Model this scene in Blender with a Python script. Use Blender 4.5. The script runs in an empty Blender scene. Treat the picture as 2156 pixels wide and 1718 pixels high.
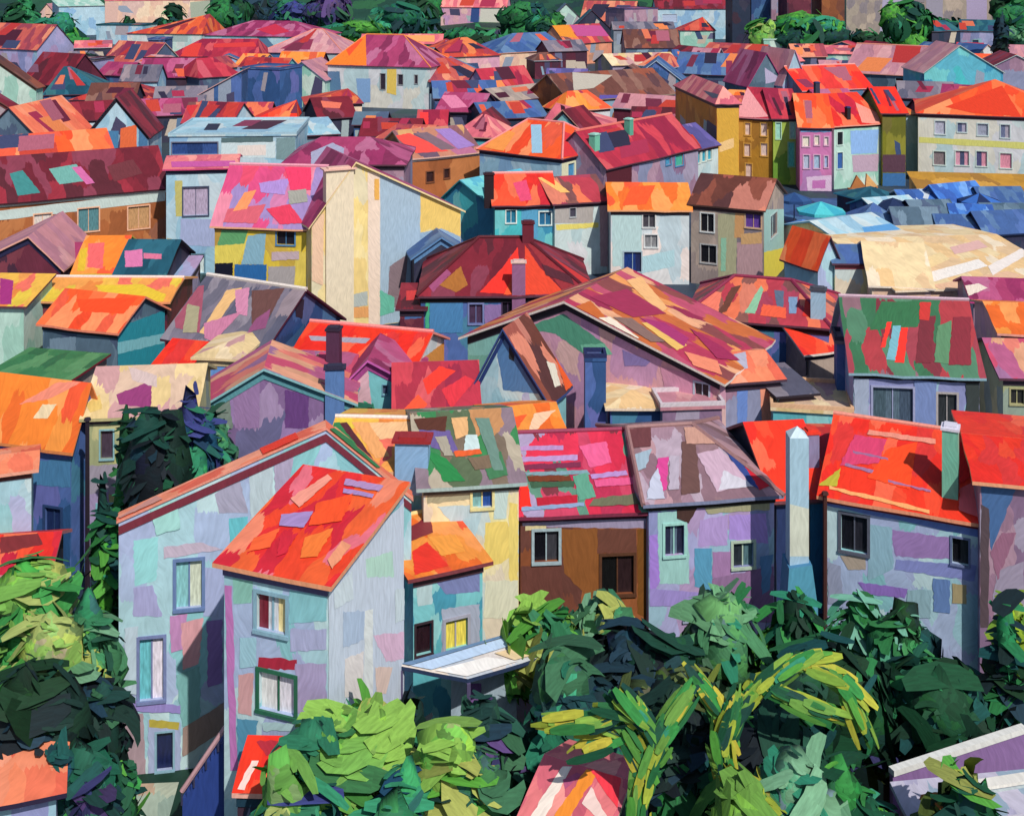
import bpy, bmesh, math, random
from mathutils import noise as mnoise
from mathutils import Vector, Matrix
# ---------------------------------------------------------------- scene, camera, light
sc = bpy.context.scene
COL = sc.collection
F, UC, VH, CH = 2600.0, 1078.0, -94.0, 33.0      # focal length, centre column and horizon row of a 2156 x 1716 frame; camera height in m
R = random.Random(7)

def ray(u, v):
    return Vector(((u-UC)/F, 1.0, -(v-VH)/F))
def dist(v, z):                                   # distance at which height z is seen at row v
    return F*(CH-z)/(v-VH)
def at(u, v, z):                                  # point of height z seen at (u, v)
    d = dist(v, z)
    return Vector(((u-UC)*d/F, d, z))
def zat(v, d):
    return CH-(v-VH)*d/F

K = 0.84
def lin(h, k=None):
    h = h.lstrip('#'); k = K if k is None else k
    o = []
    for i in (0, 2, 4):
        c = int(h[i:i+2], 16)/255
        c = c/12.92 if c <= 0.04045 else ((c+0.055)/1.055)**2.4
        o.append(min(c*k, 0.9))
    g = (o[0]*.3+o[1]*.55+o[2]*.15)*0.02
    return (o[0]*.98+g, o[1]*.98+g, o[2]*.98+g, 1.0)

PAL = {
 # walls
 'blue':'b0d6e2 a2cedc b0c2e4 c6e2e8 90cad2 aebbe0', 'sky':'b4d2e2 9cc6dc c6d8e2 8fb8dc', 'lav':'a9aad6 b6b0dc 94aed6 b39ac4 8f94c4 9cc0d4',
 'teal':'5fb4c0 7cc6cc 4a9bb4 93d0d2', 'navy':'2c4a7c 3a5f94 28406a 46709c 54608f', 'deep':'3f66a0 5470b0 6a70b4 35588c 4c86a6',
 'white':'e6e4e4 d4dde2 f2e2dc c4d6de', 'cream':'f0e0b4 e8d8c0 f4e6a8 d2dedc', 'yellow':'f6dc92 f8e2a4 f2d48a e8dcb8', 'ochre':'c8922e b8862c d8a244 a87830',
 'gold':'e2c440 d2b048 ead05c c09a48', 'orange':'e08a22 d07a28 ea9a3a c87430', 'brown':'8a4e30 7a4636 9c5c34 6a4038', 'rust':'b4683a c27a48 a05c34 98604a',
 'pink':'e0a8b4 d8a0b8 c898c0 e8bcb8', 'rose':'d07ab0 c46ca8 dc94bc b880b8', 'mauve':'a07c94 b490a4 8c7090 a89cb4 8f94b4', 'purple':'8a6c9c 9c80b4 76608c a890b8 6c6a94',
 'mint':'bcdcd0 a4d0c0 cce0d4 94c8b8', 'peach':'f0c8ac e8bca8 f2d4b8 dcb8b0', 'taupe':'a8988e 9c8c88 b8a498 8c8088', 'tan':'b8a890 a89c88 a090a8 a894b4',
 'olive':'7c7a1c 8a862c 6c6c20 746c30', 'lime':'8fae2c 7ca434 a0b84c 6c9834', 'grey':'9aa4ac 8a94a0 aab4b8 808898', 'slate':'5c7488 4c6478 6c8498 50607c',
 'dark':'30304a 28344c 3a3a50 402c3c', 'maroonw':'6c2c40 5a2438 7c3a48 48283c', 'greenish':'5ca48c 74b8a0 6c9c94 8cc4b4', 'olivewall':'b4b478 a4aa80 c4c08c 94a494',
 'pearl':'ccdcdc d8d8dc bcd4d8 e0dcd0', 'coralw':'f0a080 e89478 c49078 a88478', 'turq':'4ac0c8 5cb4cc 74ccd0 3c94b8',
 # roofs
 'red':'e83820 dc2820 ee4e2c d02434 ea6c48 c01c38', 'orangered':'f65a24 f4703c ee4820 f8905c e85a3c', 'coral':'f68a62 f07858 f8a080 ea6a50 f2906c',
 'crimson':'b82c44 a82840 c83c4c 942040 cc5058', 'magenta':'a83c68 983060 b85480 842c54 b8688c', 'maroon':'7c2030 6a1c2c 942838 58202c 84384c',
 'pinkgrey':'cc8c94 c08494 d49ca0 b47c8c', 'roseroof':'e87c80 d86878 f09890 c85c70', 'brownroof':'7c5048 6a4038 8c6458 94503c 5c3c40',
 'orangeroof':'f6842a f2943c ee6c24 f89c54 f25830', 'tealroof':'1e5468 2a6478 18485c 346c74', 'blueroof':'3c5c94 50709c 4a68a4 6080a8', 'greyroof':'7c7484 6c6878 8c8490 94848c 5c5c70',
 'creamroof':'e8cc98 dcc088 f0d8b0 d8b8a0 c89898', 'whiteroof':'e4dcd8 d4d8dc ece0d4 c4ccd8', 'skyroof':'a4ccdc b8d4e0 94bcd4 c8d8dc', 'violetroof':'645ca0 745c98 54508c 8474b0',
 'greenroof':'3c7c4c 4c8854 346c44 5c9460', 'mix':'c84c6c e07c6c b45c84 d89c7c 9c6c94 e8a484', 'stripe':'a8323c 2f6a48 84606c 7a2636 4a7c60 9c3848', 'autumn':'b46c8c 6c5468 8c5c64 c08068 7c6474 d09c68',
 'gardenroof':'7c6c5c 3c8450 8c7884 c48c5c 5c6c50 b4a894', 'stripes2':'e03050 d02848 b82c50 a898bc 5c8c78 c84060 7c3440', 'mauveroof':'a08090 8c6c78 b89098 94747c b4a0b0 7c5c60', 'rosemix':'b83c4c e87450 8c5850 a84058 d87c64 7c4c4c',
 'stripebrown':'6a3a30 d8846c 8c4c3c a05448 583434 c07868', 'firered':'f03418 ec2a1c f04828 de3430 f66444', 'redpatch':'f04422 f0602c e62c2c f08868 d42436 e87080', 'lampink':'c878a4 d4487c 9c84bc e0849c b87cb4 dc4868',
 'sand':'f2d8a8 f0c890 f6e2c4 e8c498', 'yelloworange':'f2a04c f0b848 e8883c e6c440 f0705c',
 # foliage
 'lightgreen':'5a9c40 74ac4c 3c8434 8cb858 2f7040 a8b868', 'darkgreen':'164c30 1e6038 103828 2a7a44 163c24 124a4c 2c8454', 'midgreen':'2a7438 349044 206a3c 16543a 54a03c 12443c 2c8c6c',
 'tealgreen':'1c6850 2a8468 185450 38a078 143c44 246450', 'nightgreen':'10242a 14342e 142a2a 1a3848 101c26 184a3a 1c3c50', 'yellowgreen':'98a834 b0b038 7ca43c 689840 c0b43c 508c38',
 'purplegreen':'5c4480 3c3c70 2c6454 1c4440 4c3c6c 386c4c', 'bluegreen':'1c4c6c 24645c 2c7c5c 183c5c 34946c 3c4484', 'spring':'5ca83c 7cb848 3c9448 348058 8cbc50 a8b058', 'olivegreen':'4c5c24 3c5428 6c7c30 2c4424 5c6c3c', 'autumnleaf':'b4642c c4783c 8c6c2c 5c8c3c', 'greenreed':'4c9c7c 3c8c50 74b49c 2c7a44', 'lilacroof':'a8a4c0 8ca0b4 b8b4c8 7c90a4', 'pathpaint':'a8b8a8 94a89c b8c0ac c0a48c', 'farcoral':'d8745c c05850 e08c6c b04850 984050', 'farorange':'e05c30 c44438 e07c48 b03838 a03848', 'farred':'c83c34 ac3038 d05c48 882838', 'ember':'b83858 cc6c38 9c2c50 e89858 c0506c 8c4848 e8a880', 'sage':'4c8c60 649c70 347454 285c48 74a884',
}
PAL = {k: v.split() for k, v in PAL.items()}

def nt(name):
    m = bpy.data.materials.new(name); m.use_nodes = True
    t = m.node_tree; t.nodes.clear()
    return m, t
def N(t, ty, **kw):
    n = t.nodes.new(ty)
    for k, v in kw.items():
        if k.startswith('i_'):
            n.inputs[int(k[2:]) if k[2:].isdigit() else k[2:]].default_value = v
        else:
            setattr(n, k, v)
    return n
def finish(t, colsock, bumpsock, rough=0.62, bump=0.5, dist_=0.03):
    b = N(t, 'ShaderNodeBsdfPrincipled'); b.inputs['Roughness'].default_value = rough
    b.inputs['Specular IOR Level'].default_value = 0.25
    o = N(t, 'ShaderNodeOutputMaterial')
    bp = N(t, 'ShaderNodeBump'); bp.inputs['Strength'].default_value = bump; bp.inputs['Distance'].default_value = dist_
    t.links.new(bumpsock, bp.inputs['Height']); t.links.new(bp.outputs[0], b.inputs['Normal'])
    t.links.new(colsock, b.inputs['Base Color']); t.links.new(b.outputs[0], o.inputs[0])
def math_(t, op, a, b=None):
    n = N(t, 'ShaderNodeMath', operation=op)
    for i, x in enumerate((a, b)):
        if x is None: continue
        if isinstance(x, (int, float)): n.inputs[i].default_value = x
        else: t.links.new(x, n.inputs[i])
    return n.outputs[0]
def streaks(t, uvx, uvy, s, ang=None):
    """bristle marks: noise stretched along the stroke (uvy), bent a little, turned by ang"""
    if ang is not None:
        ca, sa = math_(t, 'COSINE', ang), math_(t, 'SINE', ang)
        uvx, uvy = (math_(t, 'SUBTRACT', math_(t, 'MULTIPLY', uvx, ca), math_(t, 'MULTIPLY', uvy, sa)), math_(t, 'ADD', math_(t, 'MULTIPLY', uvx, sa), math_(t, 'MULTIPLY', uvy, ca)))
        c0 = N(t, 'ShaderNodeCombineXYZ'); t.links.new(uvx, c0.inputs[0]); t.links.new(uvy, c0.inputs[1])
        w = N(t, 'ShaderNodeTexNoise'); w.inputs['Scale'].default_value = 0.9/s; w.inputs['Detail'].default_value = 0.0; t.links.new(c0.outputs[0], w.inputs['Vector'])
        uvx = math_(t, 'ADD', uvx, math_(t, 'MULTIPLY', w.outputs['Fac'], 0.55*s))
    c = N(t, 'ShaderNodeCombineXYZ')
    t.links.new(math_(t, 'MULTIPLY', uvx, 7.0/s), c.inputs[0]); t.links.new(math_(t, 'MULTIPLY', uvy, 1.1/s), c.inputs[1])
    n = N(t, 'ShaderNodeTexNoise'); n.inputs['Scale'].default_value = 1.0; n.inputs['Detail'].default_value = 3.0
    t.links.new(c.outputs[0], n.inputs['Vector'])
    return n.outputs['Fac']
def hsv_var(t, col, fac, amt):
    h = N(t, 'ShaderNodeHueSaturation')
    m = N(t, 'ShaderNodeMapRange'); m.inputs[1].default_value = 0.3; m.inputs[2].default_value = 0.7
    m.inputs[3].default_value = 1-amt; m.inputs[4].default_value = 1+amt
    t.links.new(fac, m.inputs[0]); t.links.new(m.outputs[0], h.inputs['Value']); t.links.new(col, h.inputs['Color'])
    return h.outputs[0]

MATS = {}
def pm(pal, kind='wall', s=1.0):
    """hand-brushed paint in a patchwork of the palette's colours; s = size of the brush marks"""
    key = (pal, kind, s)
    if key in MATS: return MATS[key]
    m, t = nt('%s_%s_paint' % (pal, kind)); MATS[key] = m
    uv = N(t, 'ShaderNodeUVMap'); sp = N(t, 'ShaderNodeSeparateXYZ'); t.links.new(uv.outputs[0], sp.inputs[0])
    x, y = sp.outputs[0], sp.outputs[1]
    st = streaks(t, x, y, s)
    n2 = N(t, 'ShaderNodeTexNoise'); n2.inputs['Scale'].default_value = 0.7/s; n2.inputs['Detail'].default_value = 1.0
    t.links.new(uv.outputs[0], n2.inputs['Vector'])
    px, py = (1.05, 1.7) if kind == 'wall' else (0.75, 2.0)
    cx = math_(t, 'ADD', math_(t, 'MULTIPLY', x, 1/(px*s)), math_(t, 'MULTIPLY', n2.outputs['Fac'], 0.9))
    cy = math_(t, 'ADD', math_(t, 'MULTIPLY', y, 1/(py*s)), math_(t, 'MULTIPLY', st, 0.5))
    c = N(t, 'ShaderNodeCombineXYZ'); t.links.new(cx, c.inputs[0]); t.links.new(cy, c.inputs[1])
    v = N(t, 'ShaderNodeTexVoronoi', distance='CHEBYCHEV', voronoi_dimensions='2D'); v.inputs['Scale'].default_value = 1.0; v.inputs['Randomness'].default_value = 0.85
    t.links.new(c.outputs[0], v.inputs['Vector'])
    s3 = N(t, 'ShaderNodeSeparateColor'); t.links.new(v.outputs['Color'], s3.inputs[0])
    r = N(t, 'ShaderNodeValToRGB'); r.color_ramp.interpolation = 'CONSTANT'
    cols = PAL[pal]; w = [1.7, 1.4] + [1.0]*(len(cols)-2); tot = sum(w); a = 0
    for i, h in enumerate(cols):
        e = r.color_ramp.elements[i] if i < 2 else r.color_ramp.elements.new(0.99)
        e.position = a/tot; e.color = lin(h); a += w[i]
    t.links.new(s3.outputs[0], r.inputs[0])
    st2 = streaks(t, x, y, s, math_(t, 'MULTIPLY', math_(t, 'SUBTRACT', s3.outputs[1], 0.5), 1.5))
    big = N(t, 'ShaderNodeTexNoise'); big.inputs['Scale'].default_value = 1.3/s; big.inputs['Detail'].default_value = 2.0; t.links.new(uv.outputs[0], big.inputs['Vector'])
    col = hsv_var(t, hsv_var(t, r.outputs[0], st2, 0.09), big.outputs['Fac'], 0.09)
    finish(t, col, st2, 0.6, 0.4, 0.03*s)
    return m
def tint_mat():
    if 'tint' in MATS: return MATS['tint']
    m, t = nt('brushed_paint'); MATS['tint'] = m
    a = N(t, 'ShaderNodeAttribute', attribute_name='tint')
    uv = N(t, 'ShaderNodeUVMap'); sp = N(t, 'ShaderNodeSeparateXYZ'); t.links.new(uv.outputs[0], sp.inputs[0])
    sc_ = N(t, 'ShaderNodeSeparateColor'); t.links.new(a.outputs['Color'], sc_.inputs[0])
    hsh = math_(t, 'FRACT', math_(t, 'MULTIPLY', math_(t, 'ADD', sc_.outputs[0], math_(t, 'MULTIPLY', sc_.outputs[2], 3.1)), 41.0))
    st = streaks(t, sp.outputs[0], sp.outputs[1], 0.9, math_(t, 'MULTIPLY', math_(t, 'SUBTRACT', hsh, 0.5), 1.4))
    finish(t, hsv_var(t, a.outputs['Color'], st, 0.12), st, 0.58, 0.4, 0.03)
    return m
def leaf_mat():
    if 'leaf' in MATS: return MATS['leaf']
    m, t = nt('leaf_paint'); MATS['leaf'] = m
    a = N(t, 'ShaderNodeAttribute', attribute_name='tint')
    uv = N(t, 'ShaderNodeUVMap'); sp = N(t, 'ShaderNodeSeparateXYZ'); t.links.new(uv.outputs[0], sp.inputs[0])
    st = streaks(t, sp.outputs[0], sp.outputs[1], 0.7)
    finish(t, hsv_var(t, a.outputs['Color'], st, 0.22), st, 0.75, 0.4, 0.03)
    return m
def mass_mat():
    if 'mass' in MATS: return MATS['mass']
    m, t = nt('leafy_mass_paint'); MATS['mass'] = m
    a = N(t, 'ShaderNodeAttribute', attribute_name='tint'); g = N(t, 'ShaderNodeNewGeometry')
    # broad dabs: some of the bough's own green, some cooler, some darker, each with its own bristle direction
    n2 = N(t, 'ShaderNodeTexNoise'); n2.inputs['Scale'].default_value = 1.6; t.links.new(g.outputs['Position'], n2.inputs['Vector'])
    v = N(t, 'ShaderNodeVectorMath', operation='ADD'); t.links.new(g.outputs['Position'], v.inputs[0]); sc_ = N(t, 'ShaderNodeVectorMath', operation='SCALE'); t.links.new(n2.outputs['Color'], sc_.inputs[0]); sc_.inputs['Scale'].default_value = 1.1; t.links.new(sc_.outputs[0], v.inputs[1])
    vo = N(t, 'ShaderNodeTexVoronoi', distance='CHEBYCHEV'); vo.inputs['Scale'].default_value = 1.25; t.links.new(v.outputs[0], vo.inputs['Vector'])
    s3 = N(t, 'ShaderNodeSeparateColor'); t.links.new(vo.outputs['Color'], s3.inputs[0])
    r = N(t, 'ShaderNodeValToRGB'); r.color_ramp.interpolation = 'CONSTANT'
    for i, (p, c) in enumerate(((0,(1,1,1,1)),(.34,(.62,.72,.7,1)),(.52,(1.25,1.3,.9,1)),(.68,(.42,.52,.62,1)),(.82,(.8,1.15,1.1,1)),(.93,(1.1,.8,1.6,1)))):
        e = r.color_ramp.elements[i] if i < 2 else r.color_ramp.elements.new(.99)
        e.position = p; e.color = c
    t.links.new(s3.outputs[0], r.inputs[0])
    mx = N(t, 'ShaderNodeMix', data_type='RGBA', blend_type='MULTIPLY'); mx.inputs[0].default_value = 1.0
    t.links.new(a.outputs['Color'], mx.inputs[6]); t.links.new(r.outputs[0], mx.inputs[7])
    sp = N(t, 'ShaderNodeSeparateXYZ'); t.links.new(g.outputs['Position'], sp.inputs[0])
    st = streaks(t, sp.outputs[0], sp.outputs[2], .8, math_(t, 'MULTIPLY', s3.outputs[1], 3.1))
    finish(t, hsv_var(t, mx.outputs[2], st, .2), st, .8, .5, .05)
    return m
def glass_mat():
    if 'glass' in MATS: return MATS['glass']
    m, t = nt('window_pane'); MATS['glass'] = m
    a = N(t, 'ShaderNodeAttribute', attribute_name='tint')
    b = N(t, 'ShaderNodeBsdfPrincipled'); b.inputs['Roughness'].default_value = 0.25; b.inputs['Specular IOR Level'].default_value = 0.35
    o = N(t, 'ShaderNodeOutputMaterial'); uv = N(t, 'ShaderNodeUVMap'); sp = N(t, 'ShaderNodeSeparateXYZ'); t.links.new(uv.outputs[0], sp.inputs[0])
    t.links.new(hsv_var(t, a.outputs['Color'], streaks(t, sp.outputs[0], sp.outputs[1], 0.6), 0.3), b.inputs['Base Color']); t.links.new(b.outputs[0], o.inputs[0])
    return m

# ---------------------------------------------------------------- mesh helper
class MB:
    def __init__(s): s.v=[]; s.f=[]; s.m=[]; s.uv=[]; s.c=[]; s.n=[]; s.off=R.uniform(0, 200)
    def face(s, pts, m=0, col=(1,1,1,1), ax=None):
        """pts in order; uv in metres with the second axis up the face"""
        i = len(s.v); pts = [Vector(p) for p in pts]; s.v += pts; s.f.append(list(range(i, i+len(pts)))); s.m.append(m); s.c.append(col)
        n = Vector((0,0,0))
        for k in range(len(pts)):
            a, b = pts[k], pts[(k+1) % len(pts)]; n += a.cross(b)
        n = n.normalized() if n.length > 1e-9 else Vector((0,0,1))
        if ax is None:
            h = Vector((0,0,1)).cross(n)
            h = h.normalized() if h.length > 0.05 else Vector((1,0,0))
        else: h = ax.normalized()
        w = n.cross(h)
        s.uv.append([(p.dot(h)+s.off, p.dot(w)+s.off) for p in pts])
        return n
    def box(s, o, ex, ey, ez, m=0, col=(1,1,1,1)):
        """parallelepiped from corner o"""
        o = Vector(o); p = [o, o+ex, o+ex+ey, o+ey]; q = [a+ez for a in p]
        s.face([p[0],p[3],p[2],p[1]], m, col); s.face(q, m, col)
        for k in range(4):
            j = (k+1) % 4; s.face([p[k],p[j],q[j],q[k]], m, col)
    def taper(s, b, t, wb, wt, m=0, col=(1,1,1,1), n=6):
        """tapered round bar from b to t"""
        b = Vector(b); t = Vector(t); d = (t-b).normalized(); x = d.orthogonal().normalized(); y = d.cross(x)
        P = [[c+(x*math.cos(k*2*math.pi/n)+y*math.sin(k*2*math.pi/n))*w for k in range(n)] for c, w in ((b,wb),(t,wt))]
        for k in range(n):
            j = (k+1) % n; s.face([P[0][k],P[0][j],P[1][j],P[1][k]], m, col)
        s.face(P[1], m, col); s.face(P[0][::-1], m, col)
    def slab(s, a, b, c, d, th, m=0, me=1, cole=(1,1,1,1), n=4, k=3, jit=0.03, ax=None):
        """slab whose top is the quad a b c d (a-b the eave, d-c the ridge); uneven hand-made edges"""
        a, b, c, d = map(Vector, (a, b, c, d))
        up = (b-a).cross(d-a)
        if up.length < 1e-6: up = (b-a).cross(c-a)
        up.normalize()
        if up.z < 0: up = -up
        G = [[None]*(n+1) for _ in range(k+1)]
        for i in range(k+1):
            l, r = a.lerp(d, i/k), b.lerp(c, i/k)
            for j in range(n+1):
                p = l.lerp(r, j/n)
                e = (i in (0,k)) or (j in (0,n)); corner = (i in (0,k)) and (j in (0,n))
                if e and not corner:
                    if i == 0: p += (a-d).normalized()*R.uniform(-jit, jit*1.6) if (a-d).length > 1e-6 else Vector()
                    if j in (0, n) and (b-a).length > 1e-6: p += (b-a).normalized()*R.uniform(-jit, jit)
                G[i][j] = p
        dn = Vector((0,0,-th))
        for i in range(k):
            for j in range(n):
                q = [G[i][j], G[i][j+1], G[i+1][j+1], G[i+1][j]]
                s.face(q, m, ax=(b-a) if (b-a).length > 1e-6 else None)
                s.face([p+dn for p in q[::-1]], me, cole)
        ring = [G[0][j] for j in range(n+1)] + [G[i][n] for i in range(1,k+1)] + [G[k][j] for j in range(n-1,-1,-1)] + [G[i][0] for i in range(k-1,0,-1)]
        for i in range(len(ring)):
            p, q = ring[i], ring[(i+1) % len(ring)]
            if (p-q).length > 1e-5: s.face([p+dn, q+dn, q, p], me, cole)
    def build(s, name, mats, parent=None):
        me = bpy.data.meshes.new(name)
        me.from_pydata([tuple(v) for v in s.v], [], s.f)
        if not isinstance(mats, (list, tuple)): mats = [mats]
        for m in mats: me.materials.append(m)
        me.polygons.foreach_set('material_index', [min(i, len(mats)-1) for i in s.m])
        u = me.uv_layers.new(name='UVMap'); flat = []
        for q in s.uv:
            for p in q: flat += [p[0], p[1]]
        u.data.foreach_set('uv', flat)
        ca = me.color_attributes.new('tint', 'FLOAT_COLOR', 'CORNER'); flat = []
        for q, c in zip(s.f, s.c): flat += list(c)*len(q)
        ca.data.foreach_set('color', flat)
        me.update()
        if s.n:
            me.normals_split_custom_set([tuple(q) for n, f in zip(s.n, s.f) for q in (n if isinstance(n, list) else [n]*len(f))])
        o = bpy.data.objects.new(name, me); COL.objects.link(o)
        if parent is not None:
            o.parent = parent
            if parent.type == 'EMPTY': o.matrix_parent_inverse = Matrix.Translation(-parent.location)
            else: o.matrix_parent_inverse = parent_inv(parent)
        return o
def parent_inv(p):
    return Matrix.Identity(4)                      # part meshes carry world coordinates; their own basis is the identity
def empty(name, loc, label, cat, group=None):
    o = bpy.data.objects.new(name, None); COL.objects.link(o); o.location = loc; o.empty_display_size = 0.5
    o['label'] = label; o['category'] = cat
    if group: o['group'] = group
    return o
def tag(o, label, cat, group=None, kind=None):
    if label: o['label'] = label
    if cat: o['category'] = cat
    if group: o['group'] = group
    if kind: o['kind'] = kind
    return o
# ---------------------------------------------------------------- houses
def hit(u, v, P0, n):
    d = ray(u, v); C = Vector((0,0,CH)); den = d.dot(n)
    if abs(den) < 1e-6: return None
    return C + d*((P0-C).dot(n)/den)
def clip(pts, poly, n):
    """keep only what lies on the surface (convex outline poly, normal n)"""
    c = sum(poly, Vector((0,0,0)))/len(poly)
    for i in range(len(poly)):
        a, b = poly[i], poly[(i+1) % len(poly)]
        if (b-a).length < 1e-4: continue
        inn = n.cross(b-a).normalized()
        if (c-a).dot(inn) < 0: inn = -inn
        out = []
        for k in range(len(pts)):
            p, q = pts[k], pts[(k+1) % len(pts)]; dp, dq = (p-a).dot(inn)-.03, (q-a).dot(inn)-.03
            if dp >= 0: out.append(p)
            if dp*dq < 0: out.append(p.lerp(q, dp/(dp-dq)))
        pts = out
        if len(pts) < 3: return []
    return pts
def half(pts, f):
    out = []
    for k in range(len(pts)):
        p, q = pts[k], pts[(k+1) % len(pts)]; a, b = f(p), f(q)
        if a >= 0: out.append(p)
        if a*b < 0: out.append(p.lerp(q, a/(a-b)))
    return out
def brushy(pts, n, poly):
    """a brush mark: sides kept, uneven edges"""
    o = []
    for i, p in enumerate(pts):
        q = pts[(i+1) % len(pts)]; o.append(p); l = (q-p).length
        if l < .25: continue
        d = (q-p)/l; t = n.cross(d)
        m = max(3, min(14, int(l/.16)))
        for k in range(1, m): o.append(p.lerp(q, (k+R.uniform(-.3,.3))/m)+t*R.uniform(-.02, .02)*min(l, 1.5)*(1.6 if k % 2 else .6))
    return o

FARROOF = 'a42c4c c44030 dc5c3c 6c2038 8c3050 d87050 4c1c30 a85c70 e8844c b83434 742c44 3c4468 2c2840'.split()
FARWALL = '5c7ca0 8ca8bc 3c5078 a8b8bc c8b8a8 6c6c8c 94a0b4 4c4868 b0a4ac'.split()
PLOTS = []
def house(label, A, B, ze, roof, rv, wall, rf, dep=None, us=None, wins=(), chim=(), pat=(), edge='5c3848', fas='3a2c3c', ax=0.5, o=0.35,
          name='house', cat='house', rise=None, inset=None, ridge=None, group=None, rr=0.5, zb=0.0, s=None, th=0.16, walltrim=None):
    PA, PB = at(*A, ze), at(*B, ze); PA.z = PB.z = 0
    w = (PB-PA).length; ex = (PB-PA)/w; ey = Vector((-ex.y, ex.x, 0)); Z = Vector((0,0,1))
    d0 = (PA.y+PB.y)/2
    if us is not None:
        k = (us-UC)/F; P = PB if us > B[0] else PA
        den = ex_den = ey.x-k*ey.y
        dep = (k*P.y-P.x)/den if abs(den) > 1e-3 else 8
        dep = max(2.5, min(dep, 26)) if dep > 0 else 8
    if dep is None: dep = 8.0
    if s is None: s = 1.0 if d0 < 62 else 1.4 if d0 < 105 else 1.9 if d0 < 150 else 2.6
    far = d0 > 150
    def L(a, b, z): return PA+ex*a+ey*b+Z*z
    # ridge height
    if roof in ('gx','hx'): mid = L(w/2, dep*rr, 0)
    elif roof in ('gy','hy'): mid = L(w*ax, 0 if roof == 'gy' else dep/2, 0)
    elif roof == 'sh': mid = L(w/2, dep, 0)
    elif roof == 'sy': mid = L(w if ax > .5 else 0, 0, 0)
    else: mid = None
    zr = ze
    if mid is not None:
        zr = zat(rv, mid.y) if rise is None else ze+rise
        zr = max(ze+0.25, min(zr, ze+7.5))
    root = empty(name, L(w/2, dep/2, zb), label, cat, group)
    PLOTS.append((L(w/2, dep/2, 0).x, L(w/2, dep/2, 0).y, w/2, dep/2, ex))
    if d0 > 185 and rf in ('coral','orangered','red') and 'row' not in label[:4]: rf = {'coral':'farcoral','orangered':'farorange','red':'farred'}[rf]
    T = tint_mat(); wm = pm(wall, 'wall', s); rm = pm(rf, 'roof', s)
    planes = {'F': (PA, -ey), 'R': (PB, ex), 'L': (PA, -ex)}
    bounds = {}
    # windows -> local holes on the front (F) or side walls
    holes = {'F': [], 'R': [], 'L': []}; wspec = []
    for W in wins:
        pl = 'F'; W = list(W)
        if isinstance(W[0], str): pl = W.pop(0)
        u0, v0, u1, v1 = W[:4]; pane = W[4] if len(W) > 4 else '28303c'; frame = W[5] if len(W) > 5 else 'b8c4cc'
        P0, n = planes[pl]; a = hit(u0, v0, P0, n); b = hit(u1, v1, P0, n)
        if a is None or b is None: continue
        ax_, org, ln = (ex, PA, w) if pl == 'F' else (ey, PB, dep) if pl == 'R' else (-ey, PA+ey*dep, dep)
        s0, s1 = sorted(((a-org).dot(ax_), (b-org).dot(ax_))); z0, z1 = sorted((a.z, b.z))
        s0 = max(s0, 0.06); s1 = min(s1, ln-0.06); z1 = min(z1, ze-0.06 if pl == 'F' or roof not in ('gx',) else ze-0.06); z0 = max(z0, 0.05)
        if s1-s0 < 0.12 or z1-z0 < 0.12: continue
        holes[pl].append((s0, z0, s1, z1)); wspec.append((pl, org, ax_, s0, z0, s1, z1, pane, frame, W[6] if len(W) > 6 else None))
    mb = MB()
    def panel(org, dx, ln, z0, z1, hs, nrm, depth=0.16):
        xs = sorted(set([0, ln]+[q for h in hs for q in (h[0], h[2])])); zs = sorted(set([z0, z1]+[q for h in hs for q in (h[1], h[3])]))
        for i in range(len(xs)-1):
            for j in range(len(zs)-1):
                cx, cz = (xs[i]+xs[i+1])/2, (zs[j]+zs[j+1])/2
                if any(h[0] < cx < h[2] and h[1] < cz < h[3] for h in hs): continue
                mb.face([org+dx*xs[i]+Z*zs[j], org+dx*xs[i+1]+Z*zs[j], org+dx*xs[i+1]+Z*zs[j+1], org+dx*xs[i]+Z*zs[j+1]])
        for h in hs:
            c = [org+dx*h[0]+Z*h[1], org+dx*h[2]+Z*h[1], org+dx*h[2]+Z*h[3], org+dx*h[0]+Z*h[3]]; bk = [p-nrm*depth for p in c]
            for k in range(4): j = (k+1) % 4; mb.face([c[k], c[j], bk[j], bk[k]])
    zlow = zb-0.4
    za, zbk = ze, ze
    if roof == 'sh': zbk = zr
    panel(PA, ex, w, zlow, ze, holes['F'], -ey)
    panel(PB, ey, dep, zlow, ze, holes['R'], ex)
    panel(PA+ey*dep, -ey, dep, zlow, ze, holes['L'], -ex)
    mb.face([L(w,dep,zlow), L(0,dep,zlow), L(0,dep,zbk), L(w,dep,zbk)])
    rt = dep*rr
    if roof == 'gx':
        mb.face([L(w,0,ze), L(w,dep,ze), L(w,rt,zr)]); mb.face([L(0,dep,ze), L(0,0,ze), L(0,rt,zr)])
    elif roof == 'gy':
        mb.face([L(0,0,ze), L(w,0,ze), L(w*ax,0,zr)]); mb.face([L(w,dep,ze), L(0,dep,ze), L(w*ax,dep,zr)])
    elif roof == 'sh':
        mb.face([L(w,0,ze), L(w,dep,ze), L(w,dep,zr)]); mb.face([L(0,dep,ze), L(0,0,ze), L(0,dep,zr)])
    elif roof == 'sy':
        x = w if ax > .5 else 0
        mb.face([L(0,0,ze), L(w,0,ze), L(x,0,zr)]); mb.face([L(w,dep,ze), L(0,dep,ze), L(x,dep,zr)])
        q = [L(x,0,ze), L(x,dep,ze), L(x,dep,zr), L(x,0,zr)]; mb.face(q if x else q[::-1])
    # roof
    rb = MB(); ec = lin(edge); n = max(2, min(9, int(w/1.3))); k = max(2, min(5, int(dep/2.5))); j = 0.035 if d0 < 70 else 0.06
    if far: n = max(2, n//2); k = 2
    h = 0.14; lift = h
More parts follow.
